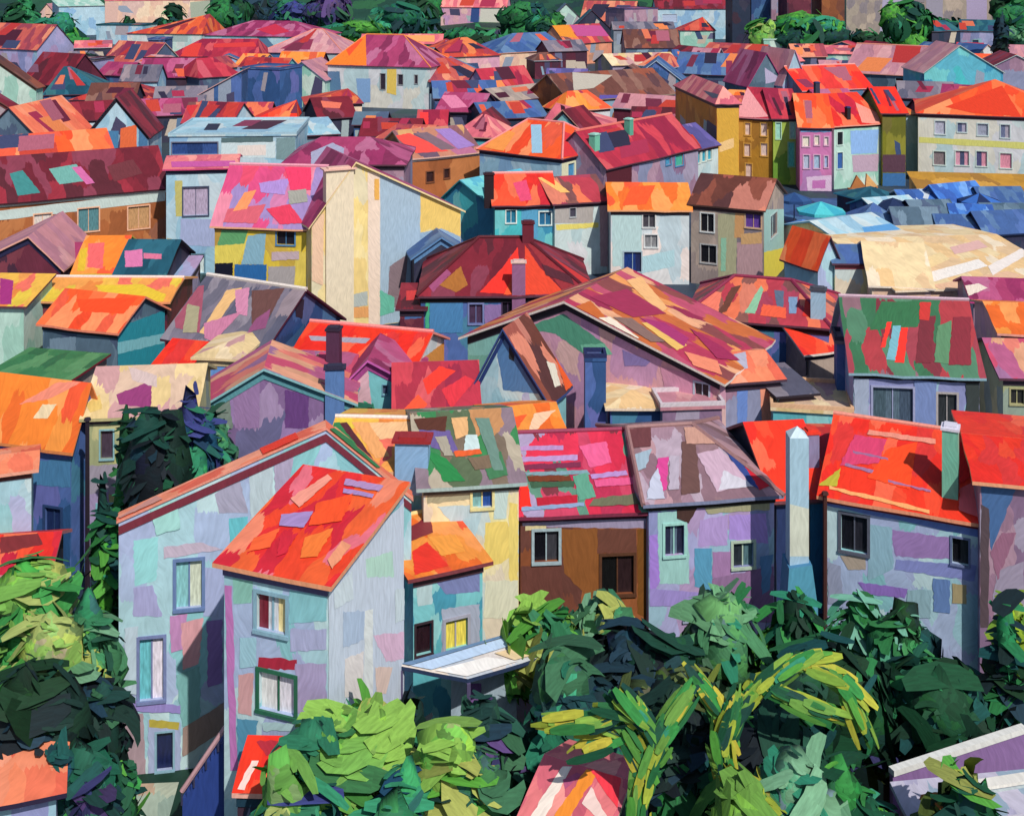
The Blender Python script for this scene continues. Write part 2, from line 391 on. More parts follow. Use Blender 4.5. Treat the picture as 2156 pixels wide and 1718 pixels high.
    def slope(pa, pb, pc, pd, key):
        a, b, c, d = pa, pb, pc, pd
        nn = (b-a).cross(d-a) if (d-a).length > 1e-6 and (b-a).cross(d-a).length > 1e-6 else (b-a).cross(c-a)
        nn.normalize(); nn = nn if nn.z > 0 else -nn
        planes[key] = (a.copy(), nn); bounds[key] = [a, b, c, d]
        rb.slab(a, b, c, d, th, 0, 1, ec, n, k, j)
    og = o if roof in ('gx','gy','sh','sy') else 0
    if roof in ('gx', 'sh'):
        r_ = rt if roof == 'gx' else dep
        sl = (zr-ze)/r_
        slope(L(-og,-o,ze-o*sl+h), L(w+og,-o,ze-o*sl+h), L(w+og,r_,zr+h), L(-og,r_,zr+h), 'r0')
        if roof == 'gx':
            sb = (zr-ze)/(dep-rt); slope(L(w+og,dep+o,ze-o*sb+h), L(-og,dep+o,ze-o*sb+h), L(-og,rt,zr+h+.004), L(w+og,rt,zr+h+.004), 'r1')
    elif roof == 'gy':
        sl = (zr-ze)/(w*ax); s2 = (zr-ze)/(w*(1-ax))
        slope(L(-o,dep+og,ze-o*sl+h), L(-o,-og,ze-o*sl+h), L(w*ax,-og,zr+h), L(w*ax,dep+og,zr+h), 'rl')
        slope(L(w+o,-og,ze-o*s2+h), L(w+o,dep+og,ze-o*s2+h), L(w*ax,dep+og,zr+h+.004), L(w*ax,-og,zr+h+.004), 'rr')
    elif roof == 'sy':
        sl = (zr-ze)/w; zl, zh = ze-o*sl+h, zr+o*sl+h
        if ax > .5: slope(L(-o,dep+og,zl), L(-o,-og,zl), L(w+o,-og,zh), L(w+o,dep+og,zh), 'r0')
        else: slope(L(w+o,-og,zl), L(w+o,dep+og,zl), L(-o,dep+og,zh), L(-o,-og,zh), 'r0')
    elif roof == 'hx':
        ins = inset if inset is not None else min(dep*0.5, w*0.5)
        i0, i1 = (ins if isinstance(ins, tuple) else (ins, ins)); i0 = min(i0, w*.98); i1 = min(i1, w-i0)
        zl = ze+h-0.1
        a, b, c, d = L(-o,-o,zl), L(w+o,-o,zl), L(w+o,dep+o,zl), L(-o,dep+o,zl); e, g = L(i0,rt,zr+h), L(w-i1,rt,zr+h)
        slope(a, b, g, e, 'r0'); slope(c, d, e, g, 'r1'); slope(b, c, g, g, 'rr'); slope(d, a, e, e, 'rl')
    elif roof == 'fl':
        rb.box(L(-o*.5,-o*.5,ze), ex*(w+o), ey*(dep+o), Z*0.22, 0, ec); planes['r0'] = (L(0,0,ze+.22), Z.copy())
        for q in ((L(-o*.5,-o*.5,ze+.22), ex*(w+o), ey*.18), (L(-o*.5,dep+o*.5-.18,ze+.22), ex*(w+o), ey*.18), (L(-o*.5,-o*.5+.18,ze+.22), ex*.18, ey*(dep+o-.36)), (L(w+o*.5-.18,-o*.5+.18,ze+.22), ex*.18, ey*(dep+o-.36))):
            rb.box(q[0], q[1], q[2], Z*0.25, 1, ec)
    if ridge and roof in ('gx','hx','gy','sh'):
        rc = lin(ridge); rw = 0.13 if d0 < 80 else 0.17
        if roof in ('gx','sh'): rb.taper(L(-og,r_,zr+h), L(w+og,r_,zr+h), rw, rw, 1, rc)
        elif roof == 'gy': rb.taper(L(w*ax,-og,zr+h), L(w*ax,dep+og,zr+h), rw, rw, 1, rc)
        else:
            rb.taper(e, g, rw, rw, 1, rc)
            for p, q in ((a,e),(d,e),(b,g),(c,g)): rb.taper(p, q, rw*.9, rw*.9, 1, rc)
    # brushed patches
    bounds['F'] = [L(0,0,0), L(w,0,0), L(w,0,ze)]+([L(w*ax,0,zr)] if roof == 'gy' else [])+[L(0,0,ze)]
    if roof == 'sy': bounds['F'] = [L(0,0,0), L(w,0,0), L(w,0,zr if ax > .5 else ze), L(0,0,ze if ax > .5 else zr)]
    rpt = [L(w,dep/2 if roof != 'gx' else rt,zr)] if roof == 'gx' else []
    bounds['R'] = [L(w,0,0), L(w,dep,0), L(w,dep,zr if roof == 'sh' else ze)]+rpt+[L(w,0,ze)]
    bounds['L'] = [q-ex*w for q in bounds['R']]
    if roof == 'fl': bounds['r0'] = [L(0,0,ze+.22), L(w,0,ze+.22), L(w,dep,ze+.22), L(0,dep,ze+.22)]
    cnt = 0
    for pl, poly, colr in pat:
        if pl not in planes: continue
        P0, nn = planes[pl]; pts = [hit(u, v, P0, nn) for u, v in poly]
        if any(p is None or (p-L(w/2,dep/2,ze)).length > 60 for p in pts): continue
        pts = clip(pts, bounds[pl], nn)
        if len(pts) < 3: continue
        cnt += 1; off = (0.004+0.0022*cnt)*(1 if d0 < 70 else 1.6 if d0 < 130 else 3)
        f2 = nn if nn.dot(P0-Vector((0,0,CH))) < 0 else -nn
        pts = brushy(pts, nn, bounds[pl])
        pieces = [pts]
        if pl in holes:
            org, dx = {'F': (PA, ex), 'R': (PB, ey), 'L': (PA+ey*dep, -ey)}[pl]
            for hx0, hz0, hx1, hz1 in holes[pl]:
                hx0 -= .03; hx1 += .03; hz0 -= .03; hz1 += .03; new = []
                for pc in pieces:
                    sx = [(q-org).dot(dx) for q in pc]; sz = [q.z for q in pc]
                    if max(sx) < hx0 or min(sx) > hx1 or max(sz) < hz0 or min(sz) > hz1: new.append(pc); continue
                    cut = lambda P, f: half(P, f)
                    new.append(cut(pc, lambda q: hx0-(q-org).dot(dx))); new.append(cut(pc, lambda q: (q-org).dot(dx)-hx1))
                    m_ = cut(cut(pc, lambda q: (q-org).dot(dx)-hx0), lambda q: hx1-(q-org).dot(dx))
                    new.append(cut(m_, lambda q: hz0-q.z)); new.append(cut(m_, lambda q: q.z-hz1))
                pieces = [q for q in new if len(q) > 2]
        for pts in pieces:
            pts = [p-nn*((p-P0).dot(nn))+f2*off for p in pts]
            c3 = Vector((0,0,0))
            for q in range(len(pts)): c3 += pts[q].cross(pts[(q+1) % len(pts)])
            if c3.dot(f2) < 0: pts = pts[::-1]
            (rb if pl.startswith('r') else mb).face(pts, 2 if pl.startswith('r') else 1, lin(colr))
    if d0 > 140 and name == 'house' and roof != 'sh':
        for key, ncol, lo, hi in (('r0', FARROOF, 2, 5), ('F', FARWALL, 1, 3)):
            if key == 'r0' and any(q[0] == 'r0' for q in pat): continue
            if key not in bounds or len(bounds[key]) < 4: continue
            P0, nn = planes[key]; a, b, c, d = bounds[key][:4]
            f2 = nn if nn.dot(P0-Vector((0,0,CH))) < 0 else -nn
            if key == 'F': a = a+Z*max(0, ze-6)
            for q in range(R.randint(lo, hi)):
                s0, t0 = R.uniform(.02,.8), R.uniform(0,.55); ds, dt = R.uniform(.08,.3), R.uniform(.3,.7); sh = R.uniform(-.1,.1)
                B = lambda s_, t_: a.lerp(b, min(max(s_,0),1)).lerp(d.lerp(c, min(max(s_,0),1)), min(t_,1))
                pts = clip([B(s0,t0), B(s0+ds,t0), B(s0+ds+sh,t0+dt), B(s0+sh,t0+dt)], bounds[key], nn)
                if len(pts) < 3: continue
                pts = brushy(pts, nn, None); pts = [p-nn*((p-P0).dot(nn))+f2*(.006+.006*q) for p in pts]
                c3 = Vector((0,0,0))
                for k_ in range(len(pts)): c3 += pts[k_].cross(pts[(k_+1) % len(pts)])
                if c3.dot(f2) < 0: pts = pts[::-1]
                if key == 'r0': rb.face(pts, 2, lin(R.choice(ncol)))
                elif not holes['F']: mb.face(pts, 1, lin(R.choice(ncol)))
    mb.build('wall', [wm, T], root)
    ro = rb.build('roof', [rm, T, T], root)
    # eaves board / gutter; the dark ones also paint the shade under the eaves
    if fas and d0 < 240 and roof != 'fl':
        fb = MB(); fh = 0.34 if d0 < 70 else 0.48; fc = lin(fas); g = 0.05
        if roof in ('gx','sh','hx'):
            fb.box(L(-0.02,-g-.02,ze-fh-.06), ex*(w+.04), ey*g, Z*fh, 0, fc)
        if roof == 'hx':
            fb.box(L(w+.02,0,ze-fh-.06), ex*g, ey*dep, Z*fh, 0, fc); fb.box(L(-g-.02,0,ze-fh-.06), ex*g, ey*dep, Z*fh, 0, fc)
        if roof == 'gy':
            for s0, s1, f0, f1 in ((0, w*ax, ze, zr), (w, w*ax, ze, zr)):
                p, q = L(s0,-.06,f0-.12), L(s1,-.06,f1-.12); fb.face([p-Z*fh, q-Z*fh, q, p] if s1 > s0 else [q-Z*fh, p-Z*fh, p, q], 0, fc)
                p2, q2 = p+ey*.05, q+ey*.05; fb.face([p-Z*fh, p2-Z*fh, q2-Z*fh, q-Z*fh], 0, fc)
        if fb.f: fb.build('eaves_shade_board', T, ro)
    # windows
    for pl, org, dx, s0, z0, s1, z1, pane, frame, mul in wspec:
        nn = planes[pl][1]; P = lambda a, z, d=0: org+dx*a+Z*z+nn*d
        fw = max(0.05, min(0.13, (s1-s0)*0.13)) if not far else 0.14
        fb = MB(); fc = lin(frame)
        pr = 0.05
        fb.box(P(s0-fw,z0-fw,.005), dx*(s1-s0+2*fw), nn*(pr+.05), Z*fw, 0, fc)          # sill
        fb.box(P(s0-fw,z1,.005), dx*(s1-s0+2*fw), nn*pr, Z*fw, 0, fc)
        fb.box(P(s0-fw,z0,.005), dx*fw, nn*pr, Z*(z1-z0), 0, fc); fb.box(P(s1,z0,.005), dx*fw, nn*pr, Z*(z1-z0), 0, fc)
        if (s1-s0) > 0.7 and d0 < 130 and mul != 'n':
            fb.box(P((s0+s1)/2-.03,z0,-.15), dx*.06, nn*.05, Z*(z1-z0), 0, fc)
        wo = fb.build('window', T, root)
        gb = MB(); ps = pane.split()
        for q, pc in enumerate(ps):
            a, b = s0-.02+(s1-s0+.04)*q/len(ps), s0-.02+(s1-s0+.04)*(q+1)/len(ps)
            gb.face([P(a,z0-.02,-.155), P(b,z0-.02,-.155), P(b,z1+.02,-.155), P(a,z1+.02,-.155)], 0, lin(pc))
        gb.build('pane', glass_mat(), wo)
    # chimneys: (u, v of foot, v of top, width in px, colour[, cap colour[, plane]])
    for C in chim:
        u, vb, vt, wp, cc = C[:5]; cap = C[5] if len(C) > 5 else '4a3440'; key = C[6] if len(C) > 6 else None
        cand = [key] if key else [q for q in ('r0','rl','rr') if q in planes]
        p = None
        for q in cand:
            x = hit(u, vb, *planes[q])
            if x is None: continue
            a, b = (x-PA).dot(ex), (x-PA).dot(ey)
            if -1 < a < w+1 and -1.2 < b < dep+1.2: p = x; break
        if p is None: p = L(max(.5, min(w-.5, (at(u, vb, ze)-PA).dot(ex))), dep*.45, zr-.2)
        if key == 'F': p = p-ey*0.3
        ww = wp*p.y/F; zt = max(zat(vt, p.y), p.z+.5); cb = MB(); c4 = lin(cc)
        x0 = p-ex*ww/2-Z*0.9; dd = min(ww, 0.9) if ww < 1.6 else ww*.7
        if key == 'F': x0 = p-ex*ww/2; dd = 0.3+ww*.3; x0.z = zb-.2
        if key != 'F': x0 = x0 + ey*0.02
        hgt = zt-x0.z
        cb.box(x0, ex*ww, ey*dd, Z*(hgt-.22), 0, c4)
        e_ = ww*.09
        cb.box(x0-ex*e_-ey*e_+Z*(hgt-.22), ex*(ww+2*e_), ey*(dd+2*e_), Z*.12, 0, lin(cap))
        cb.box(x0+ex*ww*.1+ey*dd*.1+Z*(hgt-.10), ex*ww*.8, ey*dd*.8, Z*.10, 0, lin(cap))
        cb.build('chimney', T, ro)
    return dict(root=root, roof=ro, L=L, w=w, dep=dep, planes=planes, ex=ex, ey=ey, zr=zr, ze=ze)
H = house

# ---------------------------------------------------------------- trees and bushes
def blade(mb, p, d, nrm, ln, wd, col, bend, sway=0.0, soft=0.86):
    d = d.normalized(); side = d.cross(nrm)
    side = side.normalized() if side.length > 1e-4 else d.orthogonal().normalized()
    nn = side.cross(d); pts = []
    for t, wv in ((0,.55),(.2,.95),(.5,1.0),(.8,.9),(1,.45)):
        c = p+d*ln*t+nn*(bend*ln*(t-t*t*1.6))+side*(sway*ln*(t*t-t)); pts.append((c-side*wd*wv*.5, c+side*wd*wv*.5))
    for i in range(4):
        q = [pts[i][0], pts[i][1], pts[i+1][1], pts[i+1][0]]
        g = (q[1]-q[0]).cross(q[2]-q[0])
        if g.dot(nrm) < 0: q = q[::-1]; g = -g
        mb.face(q, 0, col, ax=side); mb.n.append((nrm*soft+g.normalized()*(1-soft)).normalized())

_ico = bmesh.new(); bmesh.ops.create_icosphere(_ico, subdivisions=2, radius=1.0); _ico.verts.ensure_lookup_table()
ICO_V = [v.co.copy() for v in _ico.verts]; ICO_F = [[v.index for v in f.verts] for f in _ico.faces]; _ico.free()
def lump(mb, c, rx, ry, rz, col, r, m=1):
    """uneven leafy mass under the leaves of one bough"""
    o = Vector((r.uniform(0,99), r.uniform(0,99), r.uniform(0,99))); V = []
    for v in ICO_V:
        k = 1+.6*mnoise.noise(v*1.5+o)+.3*mnoise.noise(v*3.7+o)
        V.append(c+Vector((v.x*rx*k, v.y*ry*k, v.z*rz*k)))
    for f in ICO_F:
        if all(V[i].z < .05 for i in f): continue
        mb.face([V[i] for i in f], m, col); mb.n.append([Vector((ICO_V[i].x/rx, ICO_V[i].y/ry, ICO_V[i].z/rz)).normalized() for i in f])
def tree(label, u, vt, wpx, d, pal, zlow=None, n=220, size=0.9, name='tree', cat='tree', hpx=None, shape='round', seed=1, trunk='4a3830', group=None, clumps=9, hang=0.35, depth=0.8, asp=0.27, pal2=None):
    """crown of brush-stroke leaves on a tapered trunk; u, vt: where its top is seen, d: its distance"""
    r = random.Random(seed*97+int(u))
    X = (u-UC)*d/F; zt = max(zat(vt, d), 0.8); rx = wpx*d/F/2
    if zlow is None: zlow = max(0.1, zt-(hpx*d/F if hpx else rx*1.8))
    zlow = min(zlow, zt-.4)
    c = Vector((X, d, (zt+zlow)/2)); rz = (zt-zlow)/2; ry = rx*depth
    root = empty(name, (X, d, 0), label, cat, group)
    cols = [lin(q, .74) for q in PAL[pal]]; cols2 = [lin(q, .74) for q in PAL[pal2]] if pal2 else cols
    # trunk and limbs
    tb = MB(); tc = lin(trunk); tw = max(0.09, min(0.35, rx*0.12)); fork = Vector((X+r.uniform(-.1,.1)*rx, d, zlow+(zt-zlow)*.35))
    tb.taper((X,d,-.2), fork, tw, tw*.6, 0, tc, 7)
    cl = []
    for i in range(clumps):
        for _ in range(30):
            q = Vector((r.uniform(-1,1), r.uniform(-1,1), r.uniform(-1,1)))
            if 0.15 < q.length < 0.8: break
        if shape == 'cone': t = (q.z+1)/2; q.x *= 1.1-t*.95; q.y *= 1.1-t*.95
        p = c+Vector((q.x*rx, q.y*ry, q.z*rz)); cl.append((p, r.choice(cols if r.random() < .62 else cols2), r.uniform(.4,.68), Vector((r.uniform(-1,1), r.uniform(-.6,.6), r.uniform(-.9,.9)-hang*.5)), r.uniform(-.9,.9)))
        if i < 6: tb.taper(fork, p, tw*.45, tw*.12, 0, tc, 5)
    tb.build('trunk', tint_mat(), root)
    mb = MB()
    for p0, cc, k, flow, sway in cl: lump(mb, p0, rx*k*.9, ry*k*.9, rz*k*.9, cc, r)
    n = int(n*1.25) if d < 75 else n; size = size*.95 if d < 75 else size
    for i in range(n):
        p0, cc, k, flow, sway = cl[r.randrange(len(cl))] if r.random() < .8 else (c, r.choice(cols), 1.0, Vector((r.uniform(-1,1), 0, r.uniform(-1,.6))), r.uniform(-.6,.6))
        q = Vector((r.gauss(0,1), r.gauss(0,1), r.gauss(0,1))).normalized()
        rad = r.uniform(.78, 1.02)
        if k == 1.0: rad = r.uniform(.7,1.0)
        p = p0+Vector((q.x*rx*k*rad, q.y*ry*k*rad, q.z*rz*k*rad))
        if shape == 'cone':
            t = max(0, min(1, (p.z-zlow)/(zt-zlow))); lim = 1.05-t*.95
            p.x = X+(p.x-X)*min(1, lim+.1); p.y = d+(p.y-d)*min(1, lim+.1)
        p.z = max(p.z, 0.15)
        out = (p-c); out = Vector((out.x/rx, out.y/ry, out.z/rz))
        out = out.normalized() if out.length > 1e-3 else Vector((0,0,1))
        o2 = (p-p0); o2 = o2.normalized() if o2.length > 1e-3 else out
        lift_ = .35 if r.random() < .22 else 0.0
        dr_up = o2*lift_
        out = (out*.8+o2*.9+Vector((r.uniform(-.25,.25), r.uniform(-.35,.1), r.uniform(-.1,.35)))).normalized()
        if shape == 'cone': dr = Vector((r.uniform(-.4,.4), r.uniform(-.4,.4), r.choice((1,1,-1))))
        elif shape == 'spike': dr = Vector((r.uniform(-.5,.5), r.uniform(-.4,.4), 1.2))
        else: dr = flow+dr_up*4+Vector((r.uniform(-.3,.3), r.uniform(-.3,.3), r.uniform(-.3,.3)))
        dr = dr-out*dr.dot(out)*(1.0-lift_*1.6)
        if dr.length < 1e-3: continue
        big_ = 1.0 if lift_ == 0 else .6
        ln = big_* size*r.choice((.4,.6,.8,1.1,1.5,2.2))*r.uniform(.85,1.15); col = cc if r.random() < .8 else r.choice(cols)
        g = r.uniform(.86,1.14); col = (min(col[0]*g,.9), min(col[1]*g,.9), min(col[2]*g,.9), 1)
        blade(mb, p-dr.normalized()*ln*.4, dr, out, ln, ln*asp*r.uniform(.7,1.4), col, r.uniform(-.1,.35), sway+r.uniform(-.25,.25))
    mb.build('crown', [leaf_mat(), mass_mat()], root)
    return root
# ---------------------------------------------------------------- camera, sun, sky, ground
cam = bpy.data.cameras.new('camera'); co = bpy.data.objects.new('camera', cam); COL.objects.link(co)
co.location = (0, 0, CH); co.rotation_euler = (math.pi/2, 0, 0)
cam.sensor_fit = 'HORIZONTAL'; cam.sensor_width = 36; cam.lens = 36*F/2156; cam.shift_y = -(858-VH)/2156
cam.clip_start = 0.5; cam.clip_end = 5000
sc.camera = co
SAZ, SEL = math.radians(25), math.radians(46)
sd = Vector((math.sin(SAZ)*math.cos(SEL), -math.cos(SAZ)*math.cos(SEL), math.sin(SEL)))
sl = bpy.data.lights.new('sun', 'SUN'); so = bpy.data.objects.new('sun', sl); COL.objects.link(so)
sl.energy = 4.1; sl.angle = math.radians(0.6); sl.color = (1.0, 0.95, 0.86)
so.rotation_euler = sd.to_track_quat('Z', 'Y').to_euler(); so.location = (0, 0, 120)
w = bpy.data.worlds.new('World'); sc.world = w; w.use_nodes = True; wt = w.node_tree
sk = wt.nodes.new('ShaderNodeTexSky'); sk.sky_type = 'NISHITA'; sk.sun_disc = False
sk.sun_elevation = SEL; sk.sun_rotation = math.atan2(sd.x, sd.y)
bg = wt.nodes['Background']; bg.inputs[1].default_value = 0.10; wt.links.new(sk.outputs[0], bg.inputs[0])
sc.view_settings.view_transform = 'Standard'; sc.view_settings.look = 'None'; sc.view_settings.exposure = 0.0; sc.view_settings.gamma = 1
sc.cycles.use_denoising = True; sc.cycles.max_bounces = 5; sc.cycles.diffuse_bounces = 3

def sheet(name, pal, pts, z, s=3.0, kind='structure', label=None):
    mb = MB(); mb.face([(x, y, z) for x, y in pts], 0)
    o = mb.build(name, pm(pal, 'wall', s)); o['kind'] = kind
    if label: o['label'] = label
    return o
PAL['soil'] = '2c3c50 34485c 24304c 3c4a54 28484c'.split()
PAL['garden'] = '1c3c30 24503c 18303c 2c5c34 203048'.split()
PAL['lawn'] = 'b8b02c a8a428 c4bc40 98a030'.split()
PAL['hillgreen'] = '1c4430 245438 2c6438 1c3834'.split()
sheet('ground', 'soil', [(-900,5),(900,5),(900,2500),(-900,2500)], 0.0, 4.0)
sheet('garden_ground', 'garden', [(-30,20),(30,20),(30,52),(-30,52)], 0.006, 1.5)
sheet('lawn', 'lawn', [(6.6,39),(10.2,39),(10.6,48.3),(9,49.2),(6.2,47.5)], 0.012, 1.2)
sheet('market_square', 'navy', [(34,100),(90,100),(90,168),(34,168)], 0.008, 3.0)
PAL['meadow'] = '24603c 2c7a3c 1c4c3c 3c8c3c 184438'.split()
sheet('far_meadow', 'meadow', [(-120,392),(-20,392),(-20,545),(-160,545)], 0.02, 5.0)
sheet('hill_foot_meadow', 'meadow', [(82,340),(190,330),(215,545),(90,545)], 0.02, 5.0)
# wooded hill that closes the valley behind the town
mb = MB(); G = {}
for i in range(41):
    for j in range(9):
        x = -700+i*35; t = j/8; y = 545+t*420
        G[i,j] = Vector((x, y, -0.5+62*(t*t*(3-2*t))+R.uniform(-2,2)*(1 if j else 0)))
for i in range(40):
    for j in range(8): mb.face([G[i,j], G[i+1,j], G[i+1,j+1], G[i,j+1]], 0, ax=Vector((1,0,0)))
mb.build('hill', pm('hillgreen', 'wall', 12.0))['kind'] = 'structure'

# ================================================================ FAR TOWN
# top edge
H('cream gabled cottage beside the dark tree at the top left edge', (72,40),(126,40),6,'gy',8,'peach','pinkgrey',dep=16,fas=None)
H('pale blue block with mint roof left of the long peach building', (124,14),(222,12),12,'sh',0,'sky','mint',dep=14,fas=None)
H('long peach building running along the top left edge', (221,2),(442,0),14,'fl',0,'peach','roseroof',dep=18,edge='c85c78',fas=None,pat=[('F',[(400,5),(443,0),(443,60),(404,70)],'a8b0a0'),('F',[(221,5),(250,5),(246,50),(221,56)],'dcb4a8')])
H('small pale blue house below the long peach building, dark flat roof', (203,53),(300,54),7,'fl',0,'sky','tealroof',dep=12,edge='1c4850',fas=None)
H('white house under a bright orange hipped roof near the top left', (268,70),(424,72),6,'hx',29,'pearl','orangered',dep=20,inset=(26,26),fas='34406c',pat=[('rr',[(340,35),(425,72),(390,60)],'f8a070')])
H('long low house under a magenta ridge roof behind the red roofs, upper left', (430,74),(660,78),6,'hx',44,'sky','magenta',dep=24,fas='70587c',pat=[('r0',[(540,62),(580,50),(610,66),(575,74)],'c82c48')])
H('house under a wide dusty pink roof with shallow gable slopes, upper left', (548,110),(722,112),6,'hx',62,'navy','pinkgrey',dep=22,inset=(12,9),fas='28304c',ridge='e89080')
H('house with a dark red roof streaked bright red beside the lavender parapet', (345,122),(545,122),5.5,'hx',82,'lav','crimson',dep=18,inset=(8,2),pat=[('r0',[(380,118),(395,92),(425,90),(415,120)],'d83c34'),('r0',[(450,92),(535,88),(540,98),(450,100)],'d43838')])
H('flat lavender annex in front of the dark red roof', (441,112),(560,110),5,'fl',0,'lav','lav',dep=4,edge='8c8cb4',fas=None)
H('small dark blue block beside the orange pyramid roof', (312,84),(347,84),9,'fl',0,'navy','blueroof',dep=8,edge='3c5490',fas=None)
H('coral roofed house with a pale right verge, second row at upper left', (213,132),(308,138),6,'gx',88,'tealroof' if False else 'slate','coral',dep=12,edge='d8b8ac',fas='2c2c40')
H('pale lavender house with a dark brown doorway, upper left', (128,128),(198,129),8,'fl',0,'lav','greyroof',dep=10,edge='2c2430',fas=None,wins=[(147,140,175,178,'4c2a20','6c4438')])
H('maroon roofed house tucked behind the sloping pale gable at left', (45,172),(130,178),6,'gx',112,'maroonw','maroon',dep=12,pat=[('r0',[(48,132),(80,135),(82,152),(60,152)],'7c5068')])
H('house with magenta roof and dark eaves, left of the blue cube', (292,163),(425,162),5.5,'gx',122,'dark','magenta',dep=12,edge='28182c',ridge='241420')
H('house with a crimson hipped roof touching the magenta roof', (420,164),(508,158),5.8,'hx',122,'slate','crimson',dep=12,inset=(2,4),pat=[('r0',[(400,126),(425,126),(450,165),(430,165)],'c85464')])
H('bright blue cube house standing among the far red roofs', (512,144),(589,147),9,'fl',0,'deep','blueroof',dep=9,edge='3c5488',fas=None)
H('blue shed whose single roof slope climbs toward the blue cube house', (395,212),(508,212),5,'sy',150,'deep','peach',dep=6,ax=1.0,edge='d0a0a0',fas=None)
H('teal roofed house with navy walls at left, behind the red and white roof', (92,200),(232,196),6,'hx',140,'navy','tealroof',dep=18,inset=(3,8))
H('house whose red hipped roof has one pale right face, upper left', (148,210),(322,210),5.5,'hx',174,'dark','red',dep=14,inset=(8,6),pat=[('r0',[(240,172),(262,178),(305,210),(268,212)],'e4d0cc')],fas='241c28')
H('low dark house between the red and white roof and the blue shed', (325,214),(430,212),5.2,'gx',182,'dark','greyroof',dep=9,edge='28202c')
H('small pink gable house with mint walls right of the blue cube house', (588,166),(684,168),6,'gy',130,'mint','pinkgrey',dep=12,edge='b890b4',fas=None)
H('house with orange red hipped roof right of the mint walled gable', (645,220),(762,217),6,'hx',188,'peach','orangered',dep=12,inset=(8,4))
H('dark maroon roofed house below the cream house with three windows', (672,248),(748,244),6,'gx',205,'dark','maroon',dep=10,pat=[('r0',[(675,212),(720,216),(715,228),(680,226)],'e07058')])
H('row house with a red and rose patched roof behind the pale blue terrace', (385,258),(560,258),5.5,'gx',216,'slate','rosemix',dep=10,pat=[('r0',[(390,222),(450,218),(450,262),(410,262)],'cc3038'),('r0',[(452,216),(490,216),(500,256),(454,258)],'c05c80')])
H('small house with a bright red pyramid roof above the pale blue terrace', (536,252),(622,251),6.5,'hx',212,'white','firered',dep=8,inset=(9,9),fas=None)
# upper middle
H('pink and cream house at the top edge with a blue gap between walls', (928,14),(1066,15),9,'gx',-14,'pink','roseroof',dep=12,fas=None,pat=[('F',[(993,14),(1010,14),(1008,48),(990,46)],'34508c'),('F',[(1012,14),(1066,15),(1064,54),(1010,50)],'d8d4c8')])
H('grey green gabled house left of the coral roof on the top edge', (1150,50),(1235,50),7,'gy',4,'mint','slate',dep=14,fas=None)
H('house with a bright coral roof cut by the top edge, centre', (1222,42),(1332,44),7,'gx',0,'tealroof' if False else 'slate','coral',dep=14)
H('dark teal gabled house below the bright coral roof', (1200,66),(1292,66),6,'gy',18,'dark','tealroof',dep=12,fas=None)
H('violet grey block at the top edge between the coral roof and the white villa', (1315,20),(1385,18),13,'fl',0,'mauve','violetroof',dep=12,fas=None)
H('big pale blue villa under a dark red roof on the top edge', (1382,18),(1530,18),12,'gx',-4,'sky','maroon',dep=14,fas='4c2838',wins=[(1395,30,1425,46,'b8c8e4','d8e0e8')])
H('small house with rounded red roof in front of the pale blue villa', (1432,64),(1506,64),6,'hx',36,'mint','red',dep=12,inset=(9,9),fas=None)
H('grey warehouse with a brown roof right of the orange and magenta roof', (1318,100),(1432,100),6,'gx',62,'slate','brownroof',dep=16,fas='2c3044')
H('grey gable building behind the brown roofed warehouse', (1292,62),(1420,62),9,'gx',46,'grey','greyroof',dep=10,fas=None)
H('house with an orange and magenta roof on coral walls, upper centre', (1192,92),(1288,86),6.5,'gx',52,'coralw','rosemix',dep=12,pat=[('r0',[(1130,50),(1195,50),(1215,80),(1160,74)],'e08c28'),('r0',[(1200,52),(1270,54),(1285,76),(1215,76)],'b84c88')])
H('house under a wide slate blue roof with peach eaves, upper centre', (1050,112),(1200,104),6,'hx',70,'peach','blueroof',dep=16,inset=(10,3),edge='e0a080')
H('red and orange hipped roof house right of the magenta hipped roof', (905,122),(1052,116),6,'hx',80,'roseroof' if False else 'pink','orangered',dep=16,inset=(12,6))
H('long dusty rose house behind the magenta hipped roof', (760,92),(930,92),7,'gx',72,'greenish','roseroof',dep=10,fas=None,pat=[('r0',[(845,74),(915,74),(915,88),(845,86)],'f0a060')])
H('cream house with three dark windows under an orange and magenta hipped roof', (690,136),(905,142),9,'hx',74,'pearl','magenta',dep=15,inset=(6,9),fas='3c3438',ridge='f08a4c',wins=[(801,155,811,188,'38303c','8c8c90'),(838,157,848,178,'38303c','8c8c90'),(873,158,879,176,'38303c','8c8c90')],
  pat=[('r0',[(686,136),(722,88),(770,72),(772,138)],'ee7c24'),('r0',[(722,90),(750,82),(765,82),(735,118)],'f05028'),('F',[(815,145),(835,145),(834,200),(814,195)],'f0cc60'),('F',[(690,150),(715,150),(720,205),(695,200)],'5c80a4'),('F',[(750,165),(780,165),(780,215),(755,215)],'88acd8')])
H('house under a wide coral pink roof, right of the cream house with three windows', (905,172),(1046,168),6,'hx',122,'slate','coral',dep=16,inset=(2,8))
H('dark blue house standing below the wide coral pink roof', (915,206),(1046,204),6,'gx',170,'navy','blueroof',dep=9)
H('magenta red roofed house with violet gable, upper centre', (1030,195),(1128,186),5.8,'gx',142,'lav','crimson',dep=13,us=1165,edge='98506c')
H('house under a long peach grey roof above the red gables, upper centre', (1058,214),(1192,198),5.5,'gx',180,'dark','taupe',dep=9,fas='3c1c24')
H('house with brown roof slope below the dark blue gable', (1200,212),(1420,196),6,'gx',150,'brown','brownroof',dep=15,edge='a08c7c',pat=[('r0',[(1205,152),(1290,158),(1250,185),(1208,190)],'b8b0a4'),('r0',[(1262,200),(1310,200),(1300,222),(1262,222)],'5c50a0')])
